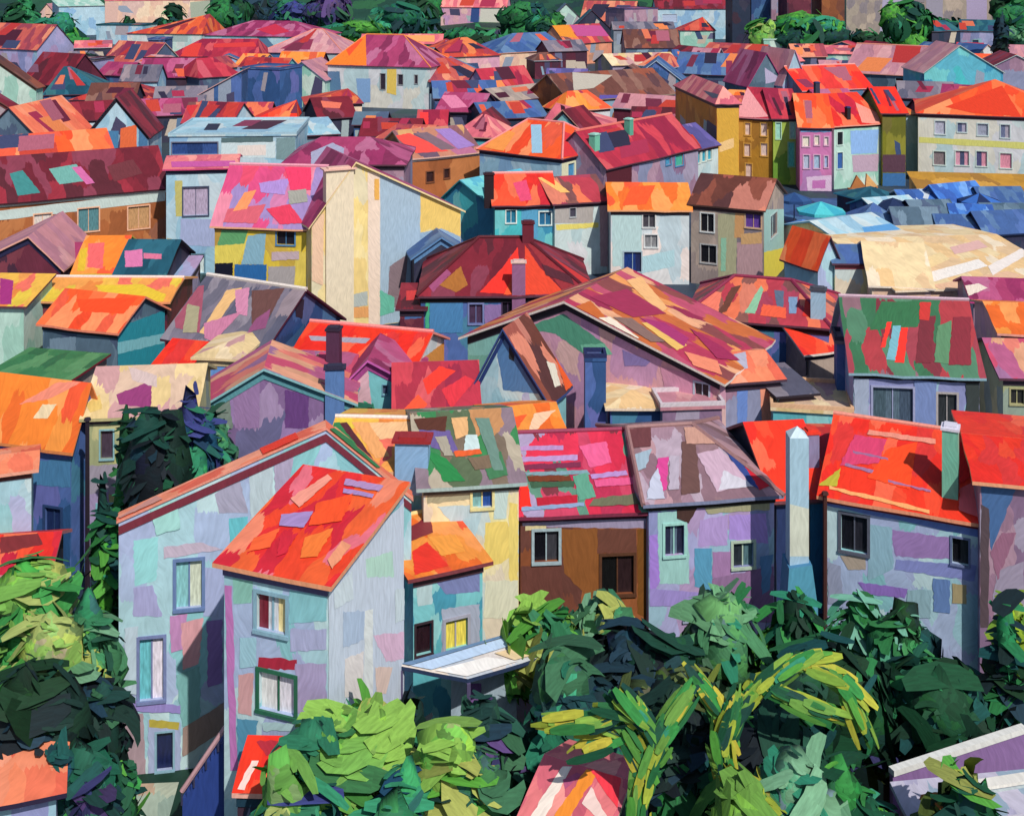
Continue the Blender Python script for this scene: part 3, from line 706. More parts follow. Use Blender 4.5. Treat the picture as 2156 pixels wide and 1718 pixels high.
H('dark blue gable house with pale verges left of the long orange house', (1318,176),(1446,178),7,'gy',128,'deep','blueroof',dep=12,edge='b4c8dc',fas='a8c0d8')
H('cream low house behind the dark blue gable', (1290,138),(1430,134),6,'gx',112,'tan','creamroof',dep=12)
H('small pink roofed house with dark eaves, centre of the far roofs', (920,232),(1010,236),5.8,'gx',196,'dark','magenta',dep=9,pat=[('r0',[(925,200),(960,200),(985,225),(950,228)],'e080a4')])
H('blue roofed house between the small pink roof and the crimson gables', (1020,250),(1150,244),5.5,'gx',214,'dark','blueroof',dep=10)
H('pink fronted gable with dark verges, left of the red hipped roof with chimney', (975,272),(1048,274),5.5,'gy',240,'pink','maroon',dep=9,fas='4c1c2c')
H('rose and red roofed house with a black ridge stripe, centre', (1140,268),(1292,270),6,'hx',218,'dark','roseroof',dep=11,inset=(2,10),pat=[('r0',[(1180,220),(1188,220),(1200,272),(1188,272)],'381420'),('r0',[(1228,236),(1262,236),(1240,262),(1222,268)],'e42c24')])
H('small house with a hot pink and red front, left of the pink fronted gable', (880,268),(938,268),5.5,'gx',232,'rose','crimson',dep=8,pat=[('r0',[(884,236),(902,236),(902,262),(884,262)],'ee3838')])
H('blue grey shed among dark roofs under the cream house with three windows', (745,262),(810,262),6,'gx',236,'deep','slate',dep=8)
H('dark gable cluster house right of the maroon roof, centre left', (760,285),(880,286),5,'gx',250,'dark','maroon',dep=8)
H('house with a brown and red striped roof on orange walls', (868,332),(1010,318),7,'gx',270,'rust','autumn',dep=10,edge='e4b4a4',fas='dcc4bc',wins=[(898,362,913,382,'3c2424','7c4a34'),(935,356,946,374,'3c2424','7c4a34')],
  pat=[('r0',[(830,286),(862,280),(945,318),(875,322)],'f04c44'),('r0',[(872,280),(900,278),(960,312),(930,316)],'7c6470'),('r0',[(915,272),(948,270),(1000,306),(965,314)],'9c7cc0')])
H('house with an orange and red hipped roof, blue left wall and cream right wall', (1010,314),(1182,334),8,'hx',256,'sky','orangered',us=1287,inset=(3.5,3.5),ridge='f09090',fas='34283c',
  wins=[('R',1196,345,1209,380,'4c94c4','e8e8c8'),('R',1235,343,1261,374,'3c8cc0','e8e8c8')],
  pat=[('R',[(1182,334),(1290,325),(1290,430),(1182,440)],'e4e4c0'),('r0',[(1118,262),(1140,262),(1142,322),(1120,322)],'9cc4dc'),('r0',[(1020,310),(1060,270),(1085,280),(1060,318)],'f89848'),('rr',[(1150,258),(1290,325),(1185,330)],'d03038')])
H('crimson roofed house with mint chimneys right of the orange and red hipped roof', (1276,352),(1470,308),7,'gx',258,'mauve','crimson',dep=9,chim=[(1258,318,280,18,'74c4a8','a8dcd0'),(1330,285,248,14,'5cac94','a8dcd0')],ridge='e8786c',
  wins=[(1402,316,1412,345,'4c9cc4','3c84b0'),(1422,312,1438,346,'48b49c','4c90c0')],pat=[('F',[(1276,360),(1330,345),(1330,400),(1280,410)],'5c2430')])
# upper right
H('long orange house running back toward the blue gable, pink roof with grey patch', (1422,180),(1509,219),12,'hx',168,'orange','roseroof',us=1556,inset=(5,2.5),fas='3c2c38',pat=[('r0',[(1480,190),(1505,196),(1530,205),(1500,206)],'58586c'),('R',[(1509,219),(1556,210),(1556,400),(1509,410)],'dca83c'),('R',[(1515,300),(1545,290),(1545,310),(1515,320)],'f4c888')])
H('low annex with violet roof and teal glazing, in front of the orange house', (1440,318),(1512,303),6.5,'gx',266,'pearl','violetroof',dep=8,wins=[(1465,316,1474,342,'3ca4bc','dce4d8'),(1478,313,1486,338,'3ca4bc','dce4d8'),(1490,310,1498,334,'3ca4bc','dce4d8')])
H('ochre tenement with pale windows under a crimson roof', (1556,244),(1626,248),9.5,'gx',186,'ochre','crimson',dep=12,edge='d08898',
  wins=[(1569,258,1580,284,'ecd4cc','d8a850'),(1602,259,1615,286,'ecd4cc','d8a850'),(1567,302,1580,329,'ecd4cc','d8a850'),(1602,301,1616,328,'ecd4cc','d8a850'),(1570,344,1583,378,'ecd0c8','d8a850')],pat=[('r0',[(1552,185),(1575,185),(1618,245),(1555,250)],'e89ca0')])
H('narrow lime green tenement right of the ochre one', (1628,248),(1683,248),9.6,'gx',188,'lime','crimson',dep=12,wins=[(1634,258,1644,292,'a0d8c8','b4d8b8'),(1664,258,1674,290,'a8dcd0','b4d8b8'),(1660,300,1672,350,'60d0c0','8cc49c')])
H('pink tenement with cream windows under an orange red roof', (1684,266),(1751,267),9,'gx',198,'rose','orangered',dep=12,fas='40284c',
  wins=[(1690,287,1704,308,'ece4d0','dcacc8'),(1715,285,1725,305,'ece4d0','dcacc8'),(1736,288,1744,305,'ece0d8','dcacc8'),(1692,326,1704,354,'b8c4d8','dcacc8'),(1714,326,1726,354,'a8c4dc','dcacc8'),(1736,328,1743,352,'a8bcdc','dcacc8')],pat=[('F',[(1698,372),(1752,368),(1752,425),(1702,425)],'e4c4e0'),('F',[(1710,380),(1738,378),(1738,396),(1710,396)],'cc78bc'),('F',[(1684,268),(1750,268),(1748,278),(1686,278)],'8cb4e4')])
H('pale house with black and blue windows under a red roof with two chimneys', (1756,264),(1858,257),9,'gx',198,'mint','red',dep=12,fas='3c1420',edge='f0a08c',chim=[(1788,252,224,9,'28242c','343c70')],
  wins=[(1763,278,1774,304,'20242c','c8e0d8'),(1763,321,1774,354,'3c64a8','c8e0d8')],pat=[('F',[(1790,275),(1850,272),(1846,322),(1792,324)],'90b8ec'),('F',[(1794,326),(1850,324),(1848,360),(1796,362)],'c0a4b8'),('r0',[(1800,215),(1852,240),(1852,262),(1815,258)],'f09484')])
H('tall narrow olive green house with a bright red roof', (1858,237),(1907,237),10.5,'gx',184,'olive','firered',dep=12,fas='2c3014',pat=[('F',[(1858,325),(1908,325),(1908,362),(1858,362)],'5c3c4c'),('F',[(1857,364),(1908,364),(1908,420),(1857,420)],'3c70a8')])
H('violet pink roofed house behind the pale house with black windows', (1730,224),(1806,222),6,'gx',188,'rose','magenta',dep=9,chim=[(1722,214,172,10,'3c3c50','343c70')])
H('narrow light blue tower between the olive house and the long white building', (1908,242),(1934,242),9,'sh',236,'sky','orangeroof',dep=8,fas=None)
H('long white apartment building with a yellow band and orange hipped roof', (1933,238),(2262,250),10,'hx',168,'pearl','orangered',dep=16,inset=(11,11),fas='4c2434',
  wins=[(1969,254,1990,282,'b8b8cc','d0dcdc'),(2016,258,2035,278,'5c6488 b0a8c0','c8d8d8'),(2058,260,2080,285,'a0a4b8','c8d8d8'),(2107,262,2126,290,'6c7494 b0a8b8','c8d8d8'),(1966,318,1990,347,'8c7c80','d0e0d8'),(2012,317,2040,348,'e0a0b4 505878 e0a0b4','d0e0d8'),(2056,318,2078,350,'54547c e098ac','d0e0d8'),(2106,322,2130,354,'e494a8','d0e0d8')],
  pat=[('F',[(1935,288),(2200,302),(2200,316),(1935,300)],'dcd878'),('r0',[(1990,225),(2110,180),(2150,245),(2050,238)],'e03c1c')])
H('ochre lean-to along the foot of the long white building', (1935,396),(2250,404),3.4,'sh',366,'ochre','ochre',dep=7,edge='b8903c',fas=None)
H('house under a plain red roof with pink verges, upper right', (1690,190),(1836,184),6,'gx',138,'mauve','firered',dep=13,edge='f0a0a0',ridge='f0a4a0')
H('house under a long pink and orange roof below the green hill trees', (1470,122),(1592,128),6,'gx',92,'slate','coral',dep=16,edge='b088b4')
H('low slate roofed house in front of the pink and orange roof', (1420,152),(1560,158),5.5,'gx',112,'slate','blueroof',dep=10)
H('blue gabled house with rose verges, left of the lavender gable', (1576,178),(1650,176),6.5,'gy',112,'slate','magenta',dep=12,edge='b03c80',fas=None,pat=[('F',[(1612,176),(1610,142),(1648,168)],'b8b0d0')])
H('lavender gable house with a plain front, upper right', (1648,174),(1697,172),7,'gy',106,'lav','pinkgrey',dep=12,edge='c0a8d0',fas=None)
H('rose roofed house with blue walls below the dark hedge, upper right', (1946,152),(2112,152),8.5,'gy',96,'turq','pinkgrey',dep=14,ax=.45,edge='b8c4c0',fas=None)
H('house under a pale pink sloping roof joining the blue walled house', (1782,150),(1960,160),5.5,'gx',96,'slate','pinkgrey',dep=16,edge='f0a898',ridge='f09c88',wins=[(1886,164,1918,182,'4c2c24','8cb0b8')])
H('maroon gabled house at the right edge below the cypress', (2050,158),(2230,160),6,'gy',116,'mauve','maroon',dep=13,ax=.5,edge='b4c8cc',fas='b0c8cc')
H('slate blue house in shade left of the long white building', (1895,205),(2010,208),6.5,'gx',172,'slate','greyroof',dep=11)  # slate and grey palettes hold its shade as plain colour
H('mint low house under the green hill trees', (1608,84),(1684,84),6,'fl',0,'mint','mint',dep=9,edge='9cc8b4',fas=None)
H('row house with a salmon strip roof beside the mint low house', (1700,112),(1830,114),6,'gx',96,'mint','roseroof',dep=9,fas=None)
H('lavender house with a dark curved roof and small window, top right', (2020,64),(2112,66),8,'gx',42,'lav','tealroof',dep=14,us=None,fas=None,wins=[(2048,84,2060,96,'344870','8cb0a8')],pat=[('F',[(2020,64),(2018,64),(2018,110),(2020,110)],'1c2c48')])
H('dark navy block adjoining the lavender house at top right', (1962,66),(2022,64),8.5,'gx',44,'dark','tealroof',dep=14,fas=None)
for lab, a, b, ze, wl in (('tall navy tower block cut by the top edge, right of the white villa',(1582,-40),(1622,-40),24,'navy'),('mauve tower block at the top edge beside the navy one',(1624,-42),(1656,-42),24,'mauve'),
    ('brown tower block at the top edge with a white slab beside it',(1657,-44),(1708,-44),25,'maroonw'),('slim white slab tower between two brown ones',(1710,-40),(1728,-40),24,'white'),('chestnut brown tower block at the top edge, right of the white slab',(1730,-44),(1778,-44),25,'brown'),
    ('dark teal tower block at top right of the white villa',(1542,-40),(1580,-40),24,'dark')):
    H(lab,a,b,ze,'fl',0,wl,wl,dep=14,fas=None,name='tower_block',cat='tower block')
H('wide taupe and lavender apartment slab closing the top right corner', (1782,-46),(2230,-46),24,'fl',0,'taupe','tan',dep=18,fas=None,name='apartment_block',cat='apartment block',
  pat=[('F',[(1862,-40),(1905,-40),(1935,75),(1850,90)],'b0a4c4'),('F',[(2035,-40),(2078,-40),(2078,45),(2035,40)],'b0a0c4'),('F',[(1950,-40),(1985,-40),(1985,80),(1950,80)],'9c94a8'),('F',[(2110,-40),(2160,-40),(2160,60),(2110,60)],'a8b49c')])
H('purple walled house at the left edge under a coral roof', (-60,98),(78,104),7,'gx',50,'lav','coral',dep=14,fas=None)
H('tall pale gable at the left edge with a falling brown verge', (-150,182),(76,184),10,'gy',70,'mint','brownroof',dep=2.6,ax=.42,edge='6c4a40',fas='6c4a3c')
H('cream and mint gable at the left edge below the first pale gable', (-190,268),(96,272),8.5,'gy',140,'mint','maroon',dep=2.2,ax=.35,edge='7c4c48',fas='6c3c3c')
# second rows, left
H('pale blue flat roofed terrace with a navy band and white panel', (357,287),(622,285),9.5,'fl',0,'sky','skyroof',dep=15,edge='a8c8d8',fas=None,wins=[(362,300,458,324,'34508c 2c4478 3c5894','7c7c90')],pat=[('F',[(466,300),(580,296),(580,332),(466,332)],'d4e4e8'),('F',[(500,306),(560,304),(560,326),(500,328)],'f0e0d8'),('F',[(466,290),(575,286),(575,298),(466,300)],'5c7478'),('F',[(582,290),(622,288),(622,335),(582,335)],'809ca0')])
H('low house under a blue roof right of the pale blue terrace', (590,288),(712,282),7.5,'sh',250,'slate','skyroof',dep=9,pat=[('r0',[(590,254),(640,250),(660,280),(600,285)],'70b4d4')])
H('light blue tower house with a pink roof and framed upper window', (350,356),(496,352),10.9,'gx',328,'sky','roseroof',dep=7,edge='d04c7c',fas='28304c',
  wins=[(386,395,438,452,'b8a8c4','48506c'),(392,536,430,580,'d4e4e4','6c94a8')],pat=[('F',[(352,500),(385,510),(388,585),(352,565)],'c8b070'),('F',[(380,460),(490,462),(480,520),(380,515)],'a8b4dc'),('F',[(368,380),(384,380),(384,455),(370,455)],'c4bc70'),('r0',[(360,340),(495,338),(497,350),(362,352)],'c858a0')])
H('house with a coral ridge roof behind the pale grey gable at left', (92,300),(194,270),7.2,'gx',214,'slate','coral',dep=10)
H('pale grey gable with dark verges over orange walls, left', (178,288),(312,286),7,'gy',206,'sky','maroon',dep=11,edge='382430',fas='241c2c',pat=[('F',[(254,270),(288,262),(288,325),(252,320)],'f07040'),('F',[(222,275),(250,275),(248,325),(226,320)],'4c84b0'),('F',[(292,255),(316,258),(312,320),(292,320)],'4c7ca8')])
H('long house under an orange red roof at the left edge', (-70,350),(238,324),8,'gx',282,'maroonw','orangered',dep=9,fas='34182c')
H('long brown house under a dark maroon roof with skylights, left edge', (-60,430),(350,394),8,'gx',322,'rust','maroon',dep=11,edge='3c1824',fas='d4d8d0',
  wins=[(165,440,208,484,'5c8c94','f0b898'),(270,436,314,478,'c89a6c','f0b898'),(72,452,108,498,'e4d8d0','f0b898')],
  pat=[('r0',[(20,365),(48,358),(85,405),(38,412)],'3c8484'),('r0',[(103,355),(160,345),(185,380),(125,388)],'6aa49c'),('r0',[(150,352),(170,350),(200,385),(182,388)],'c8649c'),('r0',[(225,350),(280,335),(300,365),(240,382)],'6c3038'),('F',[(-20,445),(348,402),(348,422),(-20,466)],'c8d8d4')])
H('house with a magenta roof behind the tall yellow gable house', (596,346),(850,346),12,'hx',290,'mauve','magenta',dep=11,inset=(3,4),pat=[('r0',[(655,320),(700,300),(725,312),(720,345),(655,345)],'a4a4c0')])
# the yellow house
H('yellow house with a lavender and pink roof, awnings below, left of the tall gable', (452,470),(655,476),9,'gx',350,'gold','lampink',dep=9.5,edge='f0b088',fas='5c2434',ridge='e89cb0',
  wins=[(583,478,620,515,'20202c','4c84b4')],pat=[('F',[(468,478),(526,474),(512,520),(458,515)],'64a870'),('F',[(440,518),(520,512),(500,556),(430,560)],'ecd860'),('F',[(522,496),(560,490),(555,556),(508,556)],'8cb8cc'),('F',[(430,556),(490,552),(490,585),(430,582)],'14182c'),('F',[(494,556),(562,556),(560,592),(494,588)],'2c6cac'),('F',[(565,560),(622,560),(620,600),(565,598)],'b0a8a8'),('F',[(572,530),(630,528),(630,545),(572,548)],'c8b0b8'),
  ('r0',[(545,385),(610,375),(600,410),(550,405)],'a888cc'),('r0',[(600,352),(655,352),(655,400),(612,400)],'e83864'),('r0',[(480,440),(560,430),(540,470),(470,468)],'d05c6c'),('r0',[(515,405),(540,400),(520,440),(490,445)],'f0905c'),('r0',[(560,440),(610,430),(640,470),(590,472)],'dc3858'),('r0',[(606,402),(645,398),(648,425),(610,430)],'9c9c94')])
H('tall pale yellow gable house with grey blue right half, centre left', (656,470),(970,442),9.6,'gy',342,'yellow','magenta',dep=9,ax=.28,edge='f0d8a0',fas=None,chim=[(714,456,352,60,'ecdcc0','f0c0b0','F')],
  wins=[(829,402,852,438,'f4e8e0','c8ccd8')],pat=[('F',[(800,366),(860,390),(890,402),(885,715),(800,715)],'a8c0d4'),('F',[(885,400),(975,440),(975,520),(905,480),(885,490)],'f2cc70'),('F',[(884,490),(930,480),(975,500),(975,715),(884,715)],'98b4cc'),('F',[(774,360),(800,366),(800,715),(776,715)],'f4dcc8'),('F',[(745,646),(776,644),(776,668),(745,668)],'eca868'),('F',[(728,622),(774,612),(774,642),(728,648)],'b8c0bc'),('F',[(656,470),(682,446),(680,600),(656,590)],'f0c8a8'),('F',[(820,560),(858,535),(850,640),(815,650)],'8c7880'),('F',[(800,610),(830,625),(830,655),(800,665)],'6cc0a8'),('F',[(788,376),(798,376),(798,420),(788,420)],'f0b458')])  # grey blue F patches paint the shaded right side onto the flat front
# turquoise group
H('small turquoise house under a plain teal gable, centre', (932,418),(1046,440),6.5,'gy',380,'turq','turq',dep=9,ax=.36,edge='2c8c94',fas=None)
H('turquoise walled house with a red roof and black chimneys, centre', (1042,430),(1166,428),7.5,'gx',366,'turq','red',dep=8,fas='4c1c2c',chim=[(1030,420,364,20,'2c1c24','3c2028')],ridge='f0a09c',
  wins=[(1066,442,1086,468,'2c7c9c','e0ece8'),(1136,446,1160,472,'2c6c94','e0ece8')],pat=[('r0',[(1080,385),(1108,378),(1120,420),(1096,424)],'e04870'),('F',[(1098,432),(1132,432),(1132,500),(1098,500)],'5ca8d0')])
H('white house under a low red and yellow roof, right of the turquoise house', (1168,428),(1280,420),7.6,'gx',372,'pearl','rosemix',dep=8,wins=[(1200,438,1212,456,'4c4858','b8b8bc')],pat=[('F',[(1168,432),(1250,430),(1248,468),(1168,470)],'b4aca8'),('F',[(1170,472),(1260,468),(1260,478),(1172,484)],'e8d870'),('F',[(1262,430),(1282,430),(1280,560),(1264,560)],'c49ca0'),('r0',[(1128,372),(1160,372),(1200,405),(1180,405)],'f4b868')])
H('white house with an orange roof and small grey windows, centre right', (1286,440),(1451,441),7.5,'gx',386,'white','orangeroof',dep=8,edge='f0a878',fas='3c2c34',
  wins=[(1354,446,1379,478,'4c4850','d8d8d8'),(1358,494,1384,520,'8c8c90','e0e0e0'),(1314,530,1350,572,'203c80 203c80 28305c','a8bcc8')],pat=[('F',[(1288,446),(1352,444),(1350,560),(1290,560)],'c0dcdc'),('F',[(1350,540),(1420,525),(1420,560),(1350,575)],'b8dce4'),('r0',[(1330,392),(1380,390),(1360,430),(1310,432)],'f45828')])
H('house with brown and pink striped roof, black windows and purple shutter', (1455,428),(1606,441),8,'gx',372,'taupe','stripebrown',us=1650,fas='4c3438',edge='4c3430',
  wins=[(1476,448,1503,488,'1c1c20','d4d8d8'),(1476,514,1508,554,'1c1c20','b4b4b4'),(1570,448,1602,480,'6c48a0','d8b08c'),('R',1622,456,1636,490,'3c4858','b8d0d0')],
  pat=[('F',[(1512,450),(1552,448),(1550,585),(1512,585)],'b8b490'),('F',[(1552,510),(1606,506),(1606,590),(1552,590)],'c8a0a4'),('F',[(1548,445),(1568,445),(1566,500),(1546,500)],'dca46c'),('F',[(1560,492),(1604,488),(1604,512),(1560,514)],'e0b078'),('R',[(1608,440),(1652,440),(1652,520),(1608,540)],'a8d0cc'),('R',[(1608,530),(1652,520),(1652,600),(1608,605)],'f0e058'),('F',[(1518,500),(1530,500),(1528,570),(1518,570)],'9cd0b0')])
# market quarter, right
H('grey blue house with a bright orange roof beside the market', (1652,534),(1722,556),5,'gx',488,'blue','orangered',us=1760,fas=None)
H('white hut with a bright blue roof in the market', (1758,553),(1840,553),5,'gx',516,'cream','blueroof',dep=6,fas='a8545c')
H('market stall row under a pale blue and pink sloping roof', (1792,520),(1915,500),4,'gx',458,'sand','skyroof',dep=11,edge='5c9cc8',fas=None,pat=[('r0',[(1815,478),(1890,468),(1905,478),(1830,508)],'5c9cd4'),('r0',[(1800,500),(1815,495),(1830,512),(1805,516)],'e0a898')],name='market_stall',cat='market stall')
H('large market hall under a sunlit cream roof with pale streaks', (1890,612),(2270,600),4,'gx',500,'peach','sand',dep=24,rr=.62,edge='f0dcc4',fas=None,name='market_hall',cat='market hall',pat=[('r0',[(1900,560),(1980,530),(2000,545),(1910,585)],'f4d8a0'),('r0',[(1960,600),(2120,570),(2156,580),(2000,618)],'eec09c'),('r0',[(2000,520),(2060,505),(2080,520),(2010,535)],'e8b8b0'),('r0',[(1930,580),(2060,545),(2080,560),(1940,600)],'f8f0e8'),('r0',[(2080,560),(2156,520),(2156,540),(2090,580)],'f8ece4')])
H('lower cream market roof with long pale bands left of the market hall', (1836,600),(1960,606),4.2,'gx',512,'peach','sand',dep=14,edge='f4e4d4',fas=None,name='market_hall',cat='market hall')
STALLS = (('navy market stall roof behind the cream hall',1850,470,90,'dark','blueroof','24406c'),('steel blue stall roof with white edge, second behind the cream hall',1935,480,90,'navy','slate','d4dce8'),
 ('deep blue stall roof behind the ridge of the market hall',2030,486,100,'navy','blueroof','34548c'),('dark blue stall roof at the right edge above the market hall',2125,490,100,'dark','blueroof','1c2c50'),
 ('light blue stall roof with turquoise rim in the middle of the market',1895,446,90,'navy','skyroof','54b4c4'),('navy stall roof right of the light blue one',1975,452,84,'dark','slate','24385c'),
 ('bright blue stall roof with a pale rim',2050,456,84,'navy','brightblue','d4dce8'),('slate stall roof at the right edge of the market',2130,458,96,'dark','slate','8cb0d0'),
 ('white and blue striped stall roof below the ochre lean-to',1950,424,90,'navy','bluewhite','e4e8ec'),('vivid blue stall roof below the ochre lean-to',2035,426,90,'navy','brightblue','3c6cc0'),('blue grey stall roof at the far right below the ochre lean-to',2120,430,90,'dark','blueroof','24385c'),
 ('dark turquoise stall roof left of the striped one',1870,420,70,'dark','tealroof','54b4c4'))
PAL['brightblue'] = '3c70c4 4c84d4 345cac 6c9cdc'.split(); PAL['bluewhite'] = '4c7cc8 d4dce8 34589c b4c8e0 3c64ac'.split()
for lab,u,v,wp,wl,rf_,ed in STALLS:
    H(lab,(u-wp/2,v+R.uniform(-5,5)),(u+wp/2,v+R.uniform(-5,5)),2.6,R.choice(('gx','gx','hx')),0,wl,rf_,dep=R.uniform(4.5,7),rise=R.uniform(.9,2.0),edge=ed,fas=None,name='market_stall',cat='market stall',group='market stalls',s=1.2)
# ================================================================ MIDDLE ROWS
H('low pink gable house at the left edge below the long brown house', (-80,566),(128,562),5.5,'gy',498,'maroonw','pinkgrey',dep=10,ax=.68,edge='e8a898',fas='28284c')
H('white fronted small house with a magenta back wall at the left', (100,556),(160,556),5,'gx',512,'lav','magenta',dep=7)
H('small house with a steep orange and rose roof at the left', (158,574),(242,573),5,'gx',498,'gold','orangeroof',dep=9,edge='e0c040',pat=[('r0',[(186,512),(220,510),(216,565),(184,562)],'ec6464'),('r0',[(168,525),(184,520),(178,570),(162,570)],'dcb42c')])
H('dark teal shed with pink panels right of the steep orange roof', (246,576),(345,577),5,'gx',506,'dark','tealroof',dep=8,edge='202028',pat=[('r0',[(262,528),(300,524),(300,560),(264,562)],'d474a4'),('r0',[(302,532),(340,534),(340,545),(302,544)],'d47090')])
H('lavender lean-to at the foot of the light blue tower house', (345,586),(392,586),4,'sh',540,'lav','lav',dep=5,fas=None,edge='9894c4')
H('narrow pale house with a magenta and orange roof at the left edge', (-70,642),(50,644),6.5,'sh',578,'mint','yelloworange',dep=5,fas=None,pat=[('r0',[(0,585),(28,590),(24,640),(0,640)],'a8307c')])
H('long house with an orange and yellow roof behind the teal gabled shed', (52,632),(352,634),6,'gx',586,'maroonw','yelloworange',dep=7,edge='e8a070',ridge='e8d0c8',pat=[('r0',[(200,600),(300,598),(350,620),(340,640),(230,625)],'e8c430')])
H('grey and plum roofed house with a shaded blue gable and white ridge', (352,708),(550,744),6,'gx',596,'navy','greyroof',us=716,edge='4c2034',fas='3c1c34',ridge='e4d8d0',
  pat=[('r0',[(360,610),(430,600),(420,700),(370,690)],'a45468'),('r0',[(478,610),(510,605),(440,705),(420,700)],'e8b87c'),('r0',[(495,610),(525,605),(520,665),(498,660)],'d088a8'),('r0',[(430,680),(510,655),(450,720),(430,710)],'c87c9c'),('r0',[(530,612),(600,606),(560,680),(530,690)],'6c4844'),('r0',[(540,670),(570,650),(560,690),(520,700)],'905078'),('r0',[(395,640),(420,645),(415,700),(385,700)],'a8a080'),('R',[(580,745),(640,680),(640,760),(580,760)],'3c5c84'),('R',[(620,620),(640,630),(636,670),(622,665)],'2c2434')])  # navy walls and R patches put the gable's shade into colour
H('blue grey shed with a red orange roof and a teal right gable', (90,678),(247,696),5.5,'gx',618,'slate','orangered',us=347,edge='f08c70',fas='202430',pat=[('r0',[(160,630),(290,625),(260,660),(170,655)],'f84c1c'),('R',[(247,690),(350,650),(350,800),(247,800)],'2c98ac'),('R',[(247,720),(350,700),(350,720),(247,745)],'88ccd8'),('F',[(105,712),(160,708),(158,780),(105,780)],'7c94a8')])
H('small house with a plain bright red roof in front of the plum roof', (322,778),(416,788),5,'gx',720,'white','firered',dep=6,fas=None,pat=[('F',[(330,790),(418,792),(418,860),(330,850)],'f0dcd8')])
H('sky blue block with a cream flat roof beside the bright red roof', (416,750),(500,754),6.5,'hx',706,'sky','creamroof',dep=7,inset=(2,2),edge='e8d0a0',fas='c8b48c',pat=[('F',[(444,755),(500,758),(500,850),(444,850)],'6c9cdc')])
H('house with a pink and magenta patched roof right of the sky blue block', (505,806),(722,812),5,'gx',742,'lav','mix',dep=8,fas='4c3060',chim=[(700,800,690,28,'50304c','34283c')],pat=[('r0',[(525,752),(570,752),(572,770),(530,768)],'88a0b4'),('r0',[(560,780),(600,760),(640,770),(600,800)],'f0b888'),('r0',[(505,755),(525,755),(540,805),(505,800)],'c4508c'),('r0',[(640,760),(690,760),(690,800),(650,810)],'a46c9c')])
H('house with a bright red long roof and pink right verge, centre left', (620,750),(868,774),5.5,'gx',690,'white','firered',us=935,edge='f09488',fas='5c2038',ridge='f4908c',pat=[('r0',[(650,706),(780,712),(770,722),(655,716)],'a8a0b0'),('rr',[(860,770),(905,700),(940,740)],'f09848'),('R',[(868,770),(935,720),(935,770),(868,790)],'e89c4c')])
H('small teal house with a magenta gable trim, below the bright red long roof', (728,806),(872,808),5.4,'gy',758,'teal','magenta',dep=5,ax=.33,edge='cc64b4',fas='a4488c',wins=[(806,810,816,830,'4c5070','6c98b4')],pat=[('F',[(728,806),(775,762),(782,860),(730,860)],'e0b4c0'),('F',[(728,812),(750,800),(752,860),(730,860)],'b4d0c8')])
H('dark red hipped roof house with a dormer and a tall purple chimney, centre', (886,622),(1242,620),6,'hx',502,'deep','maroon',dep=11,inset=(4.6,5),fas='14141c',ridge='5c1c28',
  chim=[(1092,690,548,28,'94648c','e0c0b8','F'),(1112,512,466,24,'6c2434','5c1c28')],
  wins=[(988,640,1016,680,'503c58','7c88bc'),(1058,636,1080,690,'201c28','503c5c')],
  pat=[('r0',[(1010,615),(1060,560),(1090,520),(1100,620)],'ee3024'),('r0',[(1105,515),(1135,560),(1190,618),(1105,620)],'e04428'),('rr',[(1112,508),(1240,590),(1250,620),(1160,600)],'d82c28'),('r0',[(1110,512),(1130,520),(1230,618),(1190,618)],'942c34'),('r0',[(925,600),(970,560),(985,600),(960,615)],'a8682c'),('r0',[(900,600),(940,565),(950,575),(912,615)],'9c4c74'),('r0',[(1060,620),(1080,580),(1100,600),(1100,620)],'f0582c'),('F',[(905,635),(975,632),(975,700),(905,700)],'4c88bc'),('F',[(896,630),(904,630),(904,690),(896,690)],'48b48c'),('F',[(1020,640),(1060,640),(1060,680),(1020,685)],'9478b0'),('r0',[(1140,555),(1200,580),(1210,600),(1150,580)],'542430')])
H('dark maroon outhouse at the left of the dark red hipped roof', (842,650),(892,650),5,'sh',598,'maroonw','maroon',dep=5,pat=[('F',[(852,660),(888,656),(888,668),(852,672)],'4c70a8'),('r0',[(855,612),(888,610),(886,630),(855,632)],'d83c3c')])
H('black sided shed with a blue trimmed butterfly roof behind the dark red hip', (872,540),(985,535),6.5,'gy',500,'dark','blueroof',dep=7,edge='5c88b8',fas='5c88b8')
H('wide rose and maroon roofed house with an arched chimney, right of centre', (1446,664),(1745,690),6,'hx',588,'deep','rosemix',dep=9,inset=(3,3),fas='241820',ridge='8c2c4c',
  chim=[(1722,672,606,30,'a4c4dc','4c4c58')],pat=[('r0',[(1445,640),(1480,610),(1520,615),(1510,665)],'f07c64'),('r0',[(1568,658),(1602,600),(1608,610),(1590,660)],'8cc09c'),('r0',[(1630,610),(1650,612),(1650,650),(1636,650)],'5c6c84'),('r0',[(1690,665),(1700,610),(1716,600),(1716,668)],'d83028'),('r0',[(1540,605),(1560,600),(1530,655),(1512,660)],'6c4034'),('r0',[(1660,625),(1680,625),(1676,660),(1662,660)],'7c98bc'),('r0',[(1606,640),(1655,648),(1655,670),(1600,664)],'f06040'),('r0',[(1740,600),(1830,596),(1800,640),(1750,650)],'843048')])
H('small shed with a red folded roof beside the blue pillar, right of centre', (1695,742),(1776,730),4.6,'gx',678,'taupe','red',dep=5,edge='e8d8d0',wins=[(1688,760,1702,790,'2c2c44','8c8484')])
